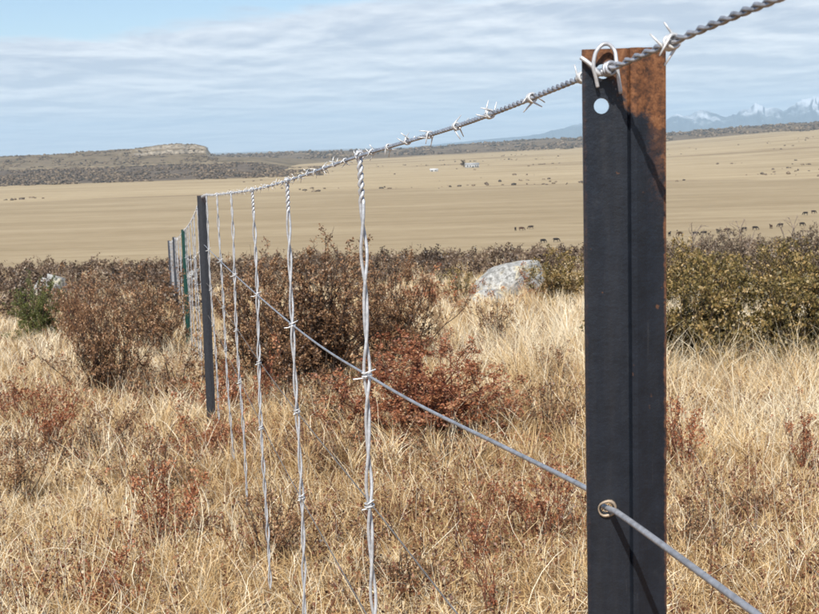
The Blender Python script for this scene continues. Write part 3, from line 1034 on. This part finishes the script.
def stay(s, length, lab, lean, detail, seed):
    r = random.Random(seed)
    j = int(np.searchsorted(u_c, s)); j = min(max(j, 1), len(u_c) - 1)
    p0 = top_c[j] + (top_c[j] - top_c[j - 1]) / (u_c[j] - u_c[j - 1]) * (s - u_c[j])
    root = obj('fence_stay', None, loc=p0, label=lab, cat='fence stay', group='twisted wire stays of the fence')
    n = 260 if detail == 2 else (70 if detail == 1 else 26)
    z = np.linspace(.008, -length, n)
    bend = .005 * np.sin(z * 2.4 + r.uniform(0, 6)) + .0025 * np.sin(z * 7 + r.uniform(0, 6))
    path = np.stack([lean[0] * -z + bend - bend[0], lean[1] * -z + bend * .4 - bend[0] * .4, z], -1)
    # tight twists at the head, long lazy ones below
    rate = np.where(-z < .075, 1 / .026, 1 / r.uniform(.15, .2))
    turns = np.concatenate([[0], np.cumsum(np.abs(np.diff(z)) * rate[1:])]) + r.random()
    rad_h = np.where(-z < .075, .0031, .0037 + .0012 * np.sin(z * 31))
    fat = .0029 if detail else .0042
    for ph in (0, math.pi):
        g = Geo(); pp = helix(path, z, turns, 1.0, ph) - path
        g.tube(path + pp * rad_h[:, None], fat, 6 if detail else 4, (1, 0, 0))
        obj('strand', g.mesh('strand', True), MAT_GALV, root)
    if detail == 0:
        return
    # loop over the barbed wire
    g = Geo(); th = np.linspace(0, 2 * math.pi * 1.6, 30)
    fd = np.array([fdir[0], fdir[1], 0]); sd = np.array([-fdir[1], fdir[0], 0])
    g.tube(fd * np.linspace(-.006, .006, 30)[:, None] + .0062 * (np.cos(th)[:, None] * sd + np.sin(th)[:, None] * np.array([0, 0, 1.0])), .0019, 6, tuple(fd))
    obj('top_loop', g.mesh('top_loop', True), MAT_GALV, root)
    for wi, W in enumerate(WIRES):
        tk = 1.0 if wi == 0 else .55
        zz = W[j][2] - p0[2]
        if -zz > length: continue
        c = np.array([np.interp(zz, z[::-1], path[::-1, 0]), np.interp(zz, z[::-1], path[::-1, 1]), zz])
        g = Geo(); th = np.linspace(.4, 2 * math.pi * 1.7, 26)
        ring = c + np.stack([.0078 * np.cos(th), .0078 * np.sin(th), np.linspace(-.004, .005, 26)], -1)
        pts = np.concatenate([[c + np.array([-.021 * tk * r.uniform(.7, 1.2), -.010, -.004])], ring, [c + np.array([.015 * tk, -.008, .012 * r.uniform(.6, 1.4)])]])
        g.tube(pts, .0014, 5, (0, 0, 1))
        obj('tie', g.mesh('tie', True), MAT_GALV_NEW, root)


bay_names = ['first and second posts', 'second and third posts', 'third and fourth posts', 'fourth and last posts']
for b in range(4):
    a, e = sp_post[b], sp_post[b + 1]
    for q in range(6):
        if b == 0:
            d = [1.93, 2.95, 3.97, 5.02, 6.1, 7.2][q]
            tgt = at(fence_px(d), 200, d)
            s = float(u_c[np.argmin(np.abs(top_c[:, 1] - tgt[1]))])
        else:
            s = a + (e - a) * (q + 1) / 7
        lean = ([.010, -.006, .002, .0, .003, .0][q], .0)
        lab = f'{ordn[q]} twisted wire stay, counting from the near end, between {bay_names[b]}'
        stay(s, 1.38 + .03 * math.sin(q * 1.7 + b), lab, lean, 2 if (b == 0 and q < 3) else (1 if b < 2 else 0), 100 + b * 10 + q)


# ------------------------------------------------------------------ rocks
def rock_material():
    m = Mat('lichen_rock')
    co = m.n('ShaderNodeTexCoord').outputs['Object']
    n = m.noise(co, 3.0, 6, .65); n2 = m.noise(co, 11, 5, .7)
    c = m.ramp(n2, [(.32, (.10, .095, .085)), (.47, (.30, .295, .275)), (.6, (.48, .475, .45)), (.75, (.66, .65, .61))])
    c = m.mix(m.math('MULTIPLY', m.smooth(n, .52, .62), .7), c, (.62, .55, .36))
    c = m.mix(m.math('MULTIPLY', m.smooth(m.noise(co, 5.5, 4), .58, .68), .8), c, (.15, .13, .11))
    m.bsdf(c, .95, 0, m.bump(n2, .8, .04), spec=.15)
    return m.m


MAT_ROCK = rock_material()


def rock_mesh(name, sx, sy, sz, seed, cuts=16, shear=0.0):
    r = np.random.default_rng(seed)
    bm = bmesh.new(); bmesh.ops.create_icosphere(bm, subdivisions=4, radius=1)
    v = np.array([w.co[:] for w in bm.verts])
    for _ in range(cuts):
        n = r.normal(0, 1, 3); n[2] = abs(n[2]) * .8; n /= np.linalg.norm(n)
        d = r.uniform(.48, .82); h = v @ n
        v = np.where((h > d)[:, None], v - (h - d)[:, None] * n * .93, v)
    nn = v / np.linalg.norm(v, axis=1)[:, None]
    v = v + nn * (.05 * (fbm(v[:, 0] * 3 + v[:, 2] * 2, v[:, 1] * 3 - v[:, 2], seed, 4, .6) - .5))[:, None] * 2
    v = v * np.array([sx, sy, sz])
    v[:, 0] += shear * v[:, 2]
    for w, c in zip(bm.verts, v): w.co = c
    me = bpy.data.meshes.new(name); bm.to_mesh(me); bm.free()
    me.polygons.foreach_set('use_smooth', np.zeros(len(me.polygons), bool))
    return me


def place_rock(px, py, wpx, hpx, seed, lab, rz=0.0, sink=.25, tilt=0.0, shear=0.0):
    p = ground_hit(px, py)
    d = (p - CAM) @ FWD
    w = wpx * d / F_PX / 2; h = hpx * d / F_PX
    o = obj('boulder', rock_mesh('boulder', w, w * .8, h * .62, seed, 18, shear), MAT_ROCK, loc=p + np.array([0, w * .3, h * .62 * (1 - sink) - h * .1]), label=lab, cat='boulder', group='pale boulders on the slope')
    o.rotation_euler = (0, rad(tilt), rad(rz))


place_rock(511, 297, 92, 46, 4, 'large pale lichen-covered boulder left of the black post', 8, .2, 0, .65)
place_rock(492, 302, 56, 15, 9, 'low pale rock at the foot of the large boulder', 60, .3)
place_rock(49, 297, 44, 26, 6, 'pale grey boulder behind the green bush on the far left', 10, .2)
place_rock(92, 286, 9, 6, 12, 'small pale stone in the scrub right of the left boulder', 0, .2)
place_rock(199, 288, 28, 26, 14, 'grey stone seen through the stays beside the second post', 30, .2)
place_rock(697, 258, 15, 13, 15, 'grey stone in the scrub just right of the black post', 0, .1)
place_rock(746, 255, 14, 13, 16, 'grey stone in the scrub in the middle of the right-hand thicket', 40, .1)
place_rock(797, 248, 16, 12, 17, 'grey stone in the scrub near the right edge of the photo', 80, .1)


# ------------------------------------------------------------------ shrubs
def shrub_geo(seed, W, H, stems, twigs, leaves, leaf, spread=1.0, thick=.006, upright=.3, leafpos=.25, sub=2):
    """returns (branch mesh arrays, leaf mesh arrays) of one shrub with its base at the origin"""
    r = np.random.default_rng(seed)
    B = Geo(); segs = []
    def limb(p0, d0, L, n, wob, r0, r1, sides, up):
        d = d0 / np.linalg.norm(d0); pts = [p0]; p = p0
        for _ in range(n):
            d = d + r.normal(0, wob, 3) + np.array([0, 0, up]); d /= np.linalg.norm(d)
            p = p + d * L / n; pts.append(p)
        pts = np.array(pts)
        B.tube(pts, np.linspace(r0, r1, n + 1), sides, None, False)
        return pts
    for s in range(stems):
        th = r.uniform(0, 2 * math.pi); tilt = abs(r.normal(0, .55)) * spread
        tilt = min(tilt, 1.35)
        d = np.array([math.sin(tilt) * math.cos(th), math.sin(tilt) * math.sin(th), math.cos(tilt)])
        L = 1 / math.sqrt((math.sin(tilt) / (W / 2)) ** 2 + (math.cos(tilt) / H) ** 2) * r.uniform(.5, 1.12)
        p0 = np.array([math.cos(th), math.sin(th), 0]) * r.uniform(0, .16) * W * (.3 + tilt)
        p0[2] = -.03
        n = 6
        st = limb(p0, d, L, n, .16, thick, thick * .3, 4, upright * .12)
        segs.append((st, .5))
        for t in range(twigs):
            u = r.uniform(.2, .97) * n; a = int(u); f = u - a
            q = st[a] + (st[min(a + 1, n)] - st[a]) * f
            dd = d + r.normal(0, .75, 3) + np.array([0, 0, upright])
            tw = limb(q, dd, L * r.uniform(.14, .34), 3, .28, thick * .4, thick * .16, 3, upright * .1)
            segs.append((tw, 1))
            for z in range(sub):
                uu = r.uniform(.3, 1) * 3; a2 = min(int(uu), 2); q2 = tw[a2] + (tw[a2 + 1] - tw[a2]) * (uu - a2)
                tw2 = limb(q2, dd + r.normal(0, .9, 3), L * r.uniform(.06, .14), 2, .3, thick * .22, thick * .12, 3, .05)
                segs.append((tw2, 1.2))
    # leaves in tufts along the twigs
    wts = np.array([w * np.linalg.norm(np.diff(p, axis=0), axis=1).sum() for p, w in segs]); wts /= wts.sum()
    per = 9
    cnt = r.multinomial(max(leaves // per, 1), wts)
    P = []
    for (p, w), c in zip(segs, cnt):
        if not c: continue
        u = (leafpos + (1 - leafpos) * r.random(c)) * (len(p) - 1); a = np.minimum(u.astype(int), len(p) - 2)
        P.append(p[a] + (p[a + 1] - p[a]) * (u - a)[:, None])
    P = np.repeat(np.concatenate(P), per, axis=0)
    N = len(P)
    T = np.repeat(r.random(N // per), per)
    P = P + r.normal(0, leaf * .62, (N, 3))
    ax = r.normal(0, 1, (N, 3)) + np.array([0, 0, .6]); ax /= np.linalg.norm(ax, axis=1)[:, None]
    sd = np.cross(ax, r.normal(0, 1, (N, 3))); sd /= np.linalg.norm(sd, axis=1)[:, None] + 1e-9
    ln = leaf * r.uniform(.6, 1.35, N)[:, None]
    v = np.stack([P, P + ax * ln * .5 + sd * ln * .3, P + ax * ln, P + ax * ln * .5 - sd * ln * .3], 1)
    q = np.arange(N * 4).reshape(N, 4)
    tint = np.clip(.5 * T + .5 * r.random(N), 0, 1)
    return B, v.reshape(-1, 3), q, tint


LEAF_BROWN = leaf_mat('brown_leaf', [(0, (.04, .025, .016)), (.24, (.15, .076, .038)), (.54, (.33, .175, .085)), (.84, (.48, .30, .16)), (1, (.58, .45, .28))])
LEAF_RED = leaf_mat('red_brown_leaf', [(0, (.07, .025, .018)), (.30, (.27, .085, .038)), (.6, (.46, .185, .082)), (1, (.60, .38, .20))])
LEAF_OLIVE = leaf_mat('olive_leaf', [(0, (.035, .030, .012)), (.28, (.125, .10, .032)), (.52, (.27, .20, .065)), (.78, (.45, .295, .11)), (1, (.60, .47, .27))], patch=.35, patch_scale=1.6)
LEAF_GREEN = leaf_mat('green_leaf', [(0, (.03, .05, .014)), (.5, (.13, .15, .035)), (.85, (.24, .24, .07)), (1, (.32, .28, .12))])
LEAF_COVER = leaf_mat('ground_cover_leaf', [(0, (.05, .022, .014)), (.3, (.17, .06, .03)), (.6, (.31, .13, .06)), (.85, (.40, .23, .11)), (1, (.55, .42, .26))])
LEAF_GREY = leaf_mat('grey_leaf', [(0, (.08, .062, .045)), (.5, (.23, .17, .115)), (1, (.40, .32, .22))])
TEMPLATES = {}


def template(key, *a, **k):
    B, v, q, t = shrub_geo(*a, **k)
    TEMPLATES[key] = (B.mesh(key + '_branches'), mesh_from(key + '_leaves', v, q, None, False, t))


def shrub(name, key, p, rz, scale, bark, leafm, label, cat='shrub', group=None, sink=.02):
    root = obj(name, None, loc=p - np.array([0, 0, sink]), label=label, cat=cat, group=group)
    root.rotation_euler = (0, 0, rz)
    root.scale = (scale if np.iterable(scale) else (scale * 1.05,) * 3)
    bm_, lm_ = TEMPLATES[key]
    for nm, me, mt, kd in (('branches', bm_, bark, None), ('foliage', lm_, leafm, 'stuff')):
        mk = me.name + '|' + mt.name
        m2 = bpy.data.meshes.get(mk)
        if m2 is None:
            m2 = me.copy(); m2.name = mk; m2.materials.clear(); m2.materials.append(mt)
        obj(nm, m2, None, root, kind=kd)
    return root


template('big', 1, 1.35, 1.0, 58, 8, 30000, .0185, 1.15, .0085, .3, .10)
template('big2', 2, 1.20, .85, 50, 8, 24000, .018, 1.3, .0075, .25, .10)
template('thicket', 3, 1.35, .85, 40, 7, 10000, .030, 1.15, .007, .3, .2)
template('thicket2', 4, 1.25, .80, 36, 8, 9500, .031, 1.2, .007, .2, .2)
template('low', 5, .62, .38, 24, 5, 2300, .0135, 1.25, .003, .3, .25)
template('low2', 6, .50, .46, 18, 5, 1500, .0135, .95, .003, .5, .3)
template('sprig', 7, .22, .50, 6, 5, 520, .010, .5, .0028, .8, .25)
template('dry', 8, 1.15, .85, 58, 7, 13000, .016, 1.15, .0042, .4, .2)
template('bare', 9, .75, .80, 8, 4, 36, .02, .85, .016, .35, .5, 1)

BIG = [
    # px, py of the foot, key, scale(w,h), bark, leaf, label
    (318, 392, 'big', (1.15, 1.06), MAT_STEM, LEAF_BROWN, 'large brown-leaved bush behind the stays, tallest in the middle of the fence'),
    (262, 384, 'big2', (.95, 1.20), MAT_STEM, LEAF_BROWN, 'brown bush just right of the second post, left neighbour of the largest bush'),
    (392, 372, 'big2', (1.0, 1.18), MAT_STEM, LEAF_BROWN, 'dark brown bush right of the nearest stay, behind the red one'),
    (425, 440, 'big2', (1.15, .66), MAT_STEM_RED, LEAF_RED, 'low red-brown bush right of the nearest stay, in front of the dark bushes'),
    (492, 432, 'low', (1.8, 1.2), MAT_STEM_RED, LEAF_RED, 'small red-brown bush at the right foot of the low red bush'),
    (345, 420, 'low', (1.6, 1.4), MAT_STEM, LEAF_BROWN, 'small brown bush at the foot of the largest bush, behind the nearest stay'),
    (238, 410, 'low', (1.5, 1.5), MAT_STEM_RED, LEAF_RED, 'small red-brown bush below the second post among the stays'),
    (108, 396, 'dry', (.92, 1.22), MAT_STEM, LEAF_BROWN, 'tall sparse brown bush left of the second post with a dark tangled foot'),
    (152, 356, 'dry', (1.1, 1.25), MAT_STEM, LEAF_BROWN, 'feathery brown bush against the left side of the far fence posts'),
    (83, 345, 'dry', (1.0, 1.1), MAT_STEM_RED, LEAF_BROWN, 'thin brown bush between the green bush and the tall sparse bush'),
    (176, 402, 'low', (1.5, 1.6), MAT_STEM, LEAF_BROWN, 'small brown bush at the left foot of the second post'),
    (42, 338, 'big2', (.85, .95), MAT_STEM, LEAF_GREEN, 'low bright green bush on the far left, in front of the pale boulder'),
    (562, 304, 'thicket', (1.1, 1.05), MAT_STEM, LEAF_OLIVE, 'olive bush touching the left edge of the black post, right of the large boulder'),
    (545, 300, 'low', (2.2, 2.0), MAT_STEM_RED, LEAF_RED, 'small red bush against the right foot of the large boulder'),
    (435, 306, 'low', (2.8, 2.2), MAT_STEM_RED, LEAF_RED, 'small red-brown bush left of the large boulder'),
    (458, 303, 'low2', (2.4, 1.8), MAT_STEM, LEAF_OLIVE, 'small olive bush touching the left side of the large boulder'),
]
for j, (px, py, key, sc, bark, lm, lab) in enumerate(BIG):
    shrub('bush', key, ground_hit(px, py), j * 1.37, (sc[0] * 1.07, sc[0] * 1.07, sc[1] * 1.07), bark, lm, lab, 'bush')

# thicket right of the near post: three ranks
rank = [('front', [(668, 376), (706, 379), (742, 374), (778, 378), (815, 375), (850, 375)], .95),
        ('middle', [(660, 318), (690, 316), (727, 317), (762, 313), (797, 316), (832, 312)], 1.05),
        ('back', [(672, 290), (705, 289), (735, 287), (766, 286), (795, 284), (825, 283)], 1.12)]
for rn, pts, sc in rank:
    vis = 0
    for j, (px, py) in enumerate(pts):
        lab = f'olive-brown bush, {ordn[j]} from the post in the {rn} rank of the right-hand thicket'
        shrub('bush', 'thicket' if (j + len(rn)) % 2 else 'thicket2', ground_hit(px, py), j * 2.1 + len(rn), (sc * 1.06, sc * 1.06, sc * 1.1 * (1 + .10 * math.sin(j * 2.2 + len(rn)))), MAT_STEM,
              LEAF_GREY if (rn == 'back') else LEAF_OLIVE, lab, 'bush', 'bushes of the right-hand thicket')

# bare pale twigs standing out of the thicket
for px, py, sc, lab in ((690, 262, 1.0, 'bare dead bush poking above the thicket near the post'),
                        (738, 258, 1.05, 'bare dead bush poking above the middle of the thicket'),
                        (792, 252, 1.1, 'bare dead bush poking above the right end of the thicket')):
    shrub('dead_bush', 'bare', ground_hit(px, py), px * .7, sc * 2.0, MAT_STEM_GREY, LEAF_GREY, lab, 'bush')

# low twiggy growth in the foreground grass
LOW = [
    (48, 452, 'low2', 1.15, LEAF_RED, 'red-brown sprig clump in the grass near the left edge, above the foreground'),
    (100, 462, 'low', 1.15, LEAF_BROWN, 'low brown twig clump below the tall sparse bush on the left'),
    (150, 488, 'low', 1.0, LEAF_BROWN, 'dark brown twig clump in the grass left of the stays, lower left middle'),
    (22, 500, 'low2', .9, LEAF_BROWN, 'brown twig clump in the grass at the left edge'),
    (162, 545, 'low2', .95, LEAF_RED, 'red-brown twig clump in the lower left grass, left of the long stays'),
    (105, 606, 'low', .75, LEAF_RED, 'low red-leaved clump at the bottom edge, lower left'),
    (212, 452, 'low', 1.05, LEAF_RED, 'red-brown clump in the grass just below the second post'),
    (20, 420, 'low', 1.25, LEAF_RED, 'red-brown clump by the left edge in line with the second post foot'),
    (330, 470, 'low', .9, LEAF_BROWN, 'low brown clump between the two nearest stays'),
    (440, 470, 'low', 1.0, LEAF_BROWN, 'low brown clump below the red bush, under the plain wire'),
    (548, 446, 'low2', 1.05, LEAF_BROWN, 'brown twig clump left of the black post, above the plain wire'),
    (478, 560, 'sprig', .85, LEAF_RED, 'upright pair of dark red twigs in the bottom grass left of the post'),
    (548, 540, 'low2', .9, LEAF_RED, 'red-brown twiggy clump beside the black post, below the wire'),
    (490, 612, 'sprig', .8, LEAF_RED, 'dark red sprig at the bottom edge, left of the black post'),
    (676, 470, 'low2', 1.0, LEAF_RED, 'red-brown clump against the right edge of the black post'),
    (686, 545, 'low', .8, LEAF_BROWN, 'low brown clump right of the black post, above the wire'),
    (745, 520, 'low', .7, LEAF_BROWN, 'small brown clump in the right-hand grass above the wire end'),
    (805, 470, 'low2', .8, LEAF_RED, 'small red-brown clump at the right edge of the grass'),
    (500, 350, 'low2', 1.5, LEAF_BROWN, 'brown twig clump in the pale grass below the large boulder'),
    (395, 590, 'low', .7, LEAF_BROWN, 'small brown clump at the bottom, right of the nearest stay'),
    (270, 560, 'low2', .8, LEAF_BROWN, 'small brown clump at the bottom among the long stays'),
    (560, 395, 'low2', 1.1, LEAF_BROWN, 'brown twig clump in the tall grass touching the left of the post'),
]
for j, (px, py, key, sc, lm, lab) in enumerate(LOW):
    shrub('low_shrub', key, ground_hit(px, min(py, 613)), j * 1.9, sc, MAT_STEM_RED if lm is LEAF_RED else MAT_STEM, lm, lab, 'shrub')

# heath along the brow of the slope: one mass
B, v0, q0, t0 = shrub_geo(21, 1.6, .75, 16, 4, 420, .085, 1.25, .008, .2, .2, 0)
v0 = v0.reshape(-1, 4, 3)
nV = 0; VV = []; TT = []
cnt = 0
while cnt < 1250:
    y = rng.uniform(21, 72); a = rng.uniform(-.46, .46); x = a * y
    d_b = vnoise(x * .12, y * .12, 71)
    if y < 36 and rng.random() > (.25 + .75 * (y - 21) / 15) * (d_b > .30): continue
    if np.hypot(x - at(511, 293, 28)[0], y - 28) < 2.2: continue
    s = rng.uniform(.5, 1.0) * (1.08 if y > 34 else 1.0) * (1 + .3 * (d_b - .5)); ang_ = rng.uniform(0, 6.28); c_, s_ = math.cos(ang_), math.sin(ang_)
    sub = v0[rng.choice(len(v0), 300, replace=False)]
    vv = sub * s
    vv = np.stack([c_ * vv[..., 0] - s_ * vv[..., 1] + x, s_ * vv[..., 0] + c_ * vv[..., 1] + y, vv[..., 2] * rng.uniform(.7, 1.1) + gz(x, y)], -1)
    VV.append(vv.reshape(-1, 3)); TT.append(np.clip(rng.normal(.45, .2) + rng.normal(0, .2, 300), 0, 1))
    cnt += 1
VV = np.concatenate(VV)
LEAF_HEATH = leaf_mat('heath_leaf', [(0, (.06, .042, .03)), (.4, (.19, .125, .08)), (.7, (.31, .215, .14)), (1, (.43, .33, .21))], patch=.2, patch_scale=.25)
obj('heath', mesh_from('heath', VV, np.arange(len(VV)).reshape(-1, 4), None, False, np.concatenate(TT)), LEAF_HEATH, kind='stuff',
    label='brown heath covering the brow of the slope before the plain')

# ------------------------------------------------------------------ grass
LEAF_GRASS = leaf_mat('dry_grass_blade', [(0, (.15, .065, .03)), (.2, (.33, .19, .09)), (.45, (.56, .37, .16)), (.72, (.73, .535, .275)), (1, (.88, .78, .58))], .25, 0, .16, 1.6)


def height_field(x, y):
    # cropped and trodden along the fence and to its left, long on the right and below the boulder
    a = x / np.maximum(y, 1)
    tall = sstep(-.06, .16, a) * sstep(5.5, 9, y)
    return (.62 + .50 * tall * (1 - .45 * sstep(16, 26, y))) * (.75 + .5 * vnoise(x * .9, y * .9, 77))


def grass(n, dmin, dmax, hw, segs, L, width, tilt0, bend, tint, lean_bias=(0, 0), mask=None, seed=0, clump=0.0):
    r = np.random.default_rng(seed)
    d = np.sqrt(r.uniform(dmin ** 2, dmax ** 2, n)); x = r.uniform(-hw, hw, n) * d
    if clump > 0:
        # gather blades into tussocks
        cell = clump
        ix = np.floor(x / cell); iy = np.floor(d / cell)
        jx = lattice(ix.astype(np.int64), iy.astype(np.int64), seed + 3); jy = lattice(ix.astype(np.int64), iy.astype(np.int64), seed + 4)
        cx = (ix + .2 + .6 * jx) * cell; cy = (iy + .2 + .6 * jy) * cell
        pull = r.uniform(.45, .92, n)
        ox, oy = x - cx, d - cy
        x = cx + ox * (1 - pull); d = cy + oy * (1 - pull)
        az = np.arctan2(oy, ox) + r.normal(0, .5, n)
        csize = .65 + .7 * lattice(ix.astype(np.int64), iy.astype(np.int64), seed + 5)
    else:
        az = r.uniform(0, 2 * math.pi, n); csize = np.ones(n)
    y = d
    if mask is not None:
        k = r.random(n) < mask(x, y)
        x, y, az, csize = x[k], y[k], az[k], csize[k]
        n = len(x)
    ln = r.uniform(L[0], L[1], n) * csize * height_field(x, y)
    a0 = np.abs(r.normal(tilt0[0], tilt0[1], n)); a1 = r.normal(bend[0], bend[1], n)
    lean = np.stack([np.cos(az) + lean_bias[0], np.sin(az) + lean_bias[1]], -1)
    lean /= np.linalg.norm(lean, axis=1)[:, None] + 1e-9
    w = width * r.uniform(.6, 1.4, n)
    z = ground_z(x, y)
    P = np.zeros((n, segs + 1, 3)); P[:, 0] = np.stack([x, y, z - .01], -1)
    curl = r.normal(0, .6, n)
    for s in range(segs):
        a = a0 + a1 * (s + .5) / segs
        c_, s_ = np.cos(curl * s), np.sin(curl * s)
        lx = lean[:, 0] * c_ - lean[:, 1] * s_; ly = lean[:, 0] * s_ + lean[:, 1] * c_
        st = np.stack([np.sin(a) * lx, np.sin(a) * ly, np.cos(a)], -1) * (ln / segs)[:, None]
        P[:, s + 1] = P[:, s] + st
    # never dip under the soil
    gzz = ground_z(P[:, 1:, 0].ravel(), P[:, 1:, 1].ravel()).reshape(n, segs)
    P[:, 1:, 2] = np.maximum(P[:, 1:, 2], gzz + .006)
    wa = r.uniform(0, math.pi, n)
    wd = np.stack([np.cos(wa), np.sin(wa), r.normal(0, .3, n)], -1)
    V = np.zeros((n, segs * 2 + 1, 3))
    for s in range(segs):
        ww = (w * (1 - .55 * s / segs) * .5)[:, None]
        V[:, 2 * s] = P[:, s] - wd * ww; V[:, 2 * s + 1] = P[:, s] + wd * ww
    V[:, -1] = P[:, -1]
    nv = segs * 2 + 1
    off = (np.arange(n) * nv)[:, None]
    Q = [off + np.array([[2 * s, 2 * s + 1, 2 * s + 3, 2 * s + 2]]) for s in range(segs - 1)]
    T = off + np.array([[2 * segs - 2, 2 * segs - 1, 2 * segs]])
    tn = np.clip(tint(x, y) + r.normal(0, .24, n), 0, 1)
    return V.reshape(-1, 3), (np.concatenate(Q) if Q else np.zeros((0, 4), int)), T, np.concatenate([np.tile(tn, max(segs - 1, 0)), tn])


def patch_tint(x, y):
    t = .655 + .75 * (fbm(x * 1.1, y * .8, 81, 3) - .5) + .25 * (fbm(x * 5, y * 4, 82, 2) - .5)
    # the sward on the right and below the boulder is bleached, the left is browner
    t = t + .22 * sstep(.08, .3, x / np.maximum(y, 1)) * sstep(4, 7, y) + .13 * sstep(9, 13, y)
    return t


def brown_tint(x, y): return patch_tint(x, y) - .20
def pale_tint(x, y): return patch_tint(x, y) + .26


def thin(x, y):
    return np.clip(.30 + 1.1 * fbm(x * 1.6, y * 1.6, 91, 3), 0, 1)


parts = [
    # flattened tangle
    grass(90000, 2.3, 6.5, .48, 4, (.08, .24), .0030, (.95, .4), (.7, 1.0), brown_tint, seed=1),
    grass(90000, 6.0, 12.5, .48, 2, (.08, .24), .0045, (.95, .35), (.6, .6), brown_tint, seed=2),
    # tussocks
    grass(46000, 2.3, 6.5, .48, 4, (.10, .27), .0027, (.45, .3), (1.3, .7), patch_tint, (-.25, .0), thin, 3, .17),
    grass(95000, 6.0, 12.5, .48, 3, (.16, .42), .0042, (.28, .2), (.9, .45), patch_tint, (-.3, 0), thin, 4, .24),
    grass(120000, 12, 30, .48, 2, (.20, .46), .0085, (.22, .18), (.7, .4), patch_tint, (-.2, 0), thin, 5, .4),
    grass(60000, 28, 70, .48, 1, (.25, .5), .022, (.25, .2), (.5, .4), patch_tint, (0, 0), thin, 6),
    # long bleached stalks
    grass(9000, 2.3, 7.5, .48, 3, (.10, .30), .0034, (.8, .4), (.7, .6), pale_tint, (0, 0), None, 17),
    grass(2600, 2.3, 6.5, .48, 4, (.28, .60), .0026, (.45, .35), (.5, .5), pale_tint, (-.2, 0), None, 7),
    grass(7000, 6.0, 14, .48, 3, (.35, .65), .0038, (.3, .22), (.6, .4), pale_tint, (-.35, 0), None, 8),
]
V = []; Q = []; T = []; TQ = []; TTt = []; off = 0
for v, q, t, tn in parts:
    V.append(v); Q.append(q + off); T.append(t + off); off += len(v)
    TQ.append(tn[:len(q)]); TTt.append(tn[len(q):])
obj('grass', mesh_from('grass', np.concatenate(V), np.concatenate(Q), np.concatenate(T), False, np.concatenate(TQ + TTt)), LEAF_GRASS, kind='stuff',
    label='dry straw-coloured grass covering the near slope')

# reddish twigs and leafy sprigs of ground cover woven through the grass, one mass
def cover_mask(x, y):
    m = sstep(.40, .58, fbm(x * 1.3 + 5, y * 1.0, 131, 3))
    right = sstep(.02, .25, x / np.maximum(y, 1))
    return np.clip(m * (1 - .5 * right) + .12, 0, 1)


v1, q1, t1, tn1 = grass(25000, 2.4, 13, .48, 3, (.10, .33), .0042, (.4, .3), (.2, .5), lambda x, y: .25 + 0 * x, (0, 0), cover_mask, 51)
r5 = np.random.default_rng(52)
tips = v1.reshape(-1, 7, 3)
NL = len(tips) * 13
pick = np.repeat(np.arange(len(tips)), 13)
lv = r5.integers(0, 3, NL)
f = r5.random(NL)[:, None]
cen = lambda k: .5 * (tips[pick, np.minimum(2 * k, 6)] + tips[pick, np.minimum(2 * k + 1, 6)])
P = cen(lv) * (1 - f) + cen(lv + 1) * f + r5.normal(0, .006, (NL, 3))
ax = r5.normal(0, 1, (NL, 3)); ax /= np.linalg.norm(ax, axis=1)[:, None]
sd = np.cross(ax, r5.normal(0, 1, (NL, 3))); sd /= np.linalg.norm(sd, axis=1)[:, None]
ln = r5.uniform(.008, .019, NL)[:, None]
v2 = np.stack([P, P + ax * ln * .5 + sd * ln * .32, P + ax * ln, P + ax * ln * .5 - sd * ln * .32], 1).reshape(-1, 3)
q2 = np.arange(NL * 4).reshape(-1, 4)
tl = np.clip(r5.normal(.45, .28, NL), 0, 1)
nq1 = len(q1)
obj('ground_cover', mesh_from('ground_cover', np.concatenate([v1, v2]), np.concatenate([q1, q2 + len(v1)]), t1, False,
                              np.concatenate([tn1[:nq1], tl, tn1[nq1:]])), LEAF_COVER, kind='stuff',
    label='reddish brown twigs and small leaves scattered through the grass')
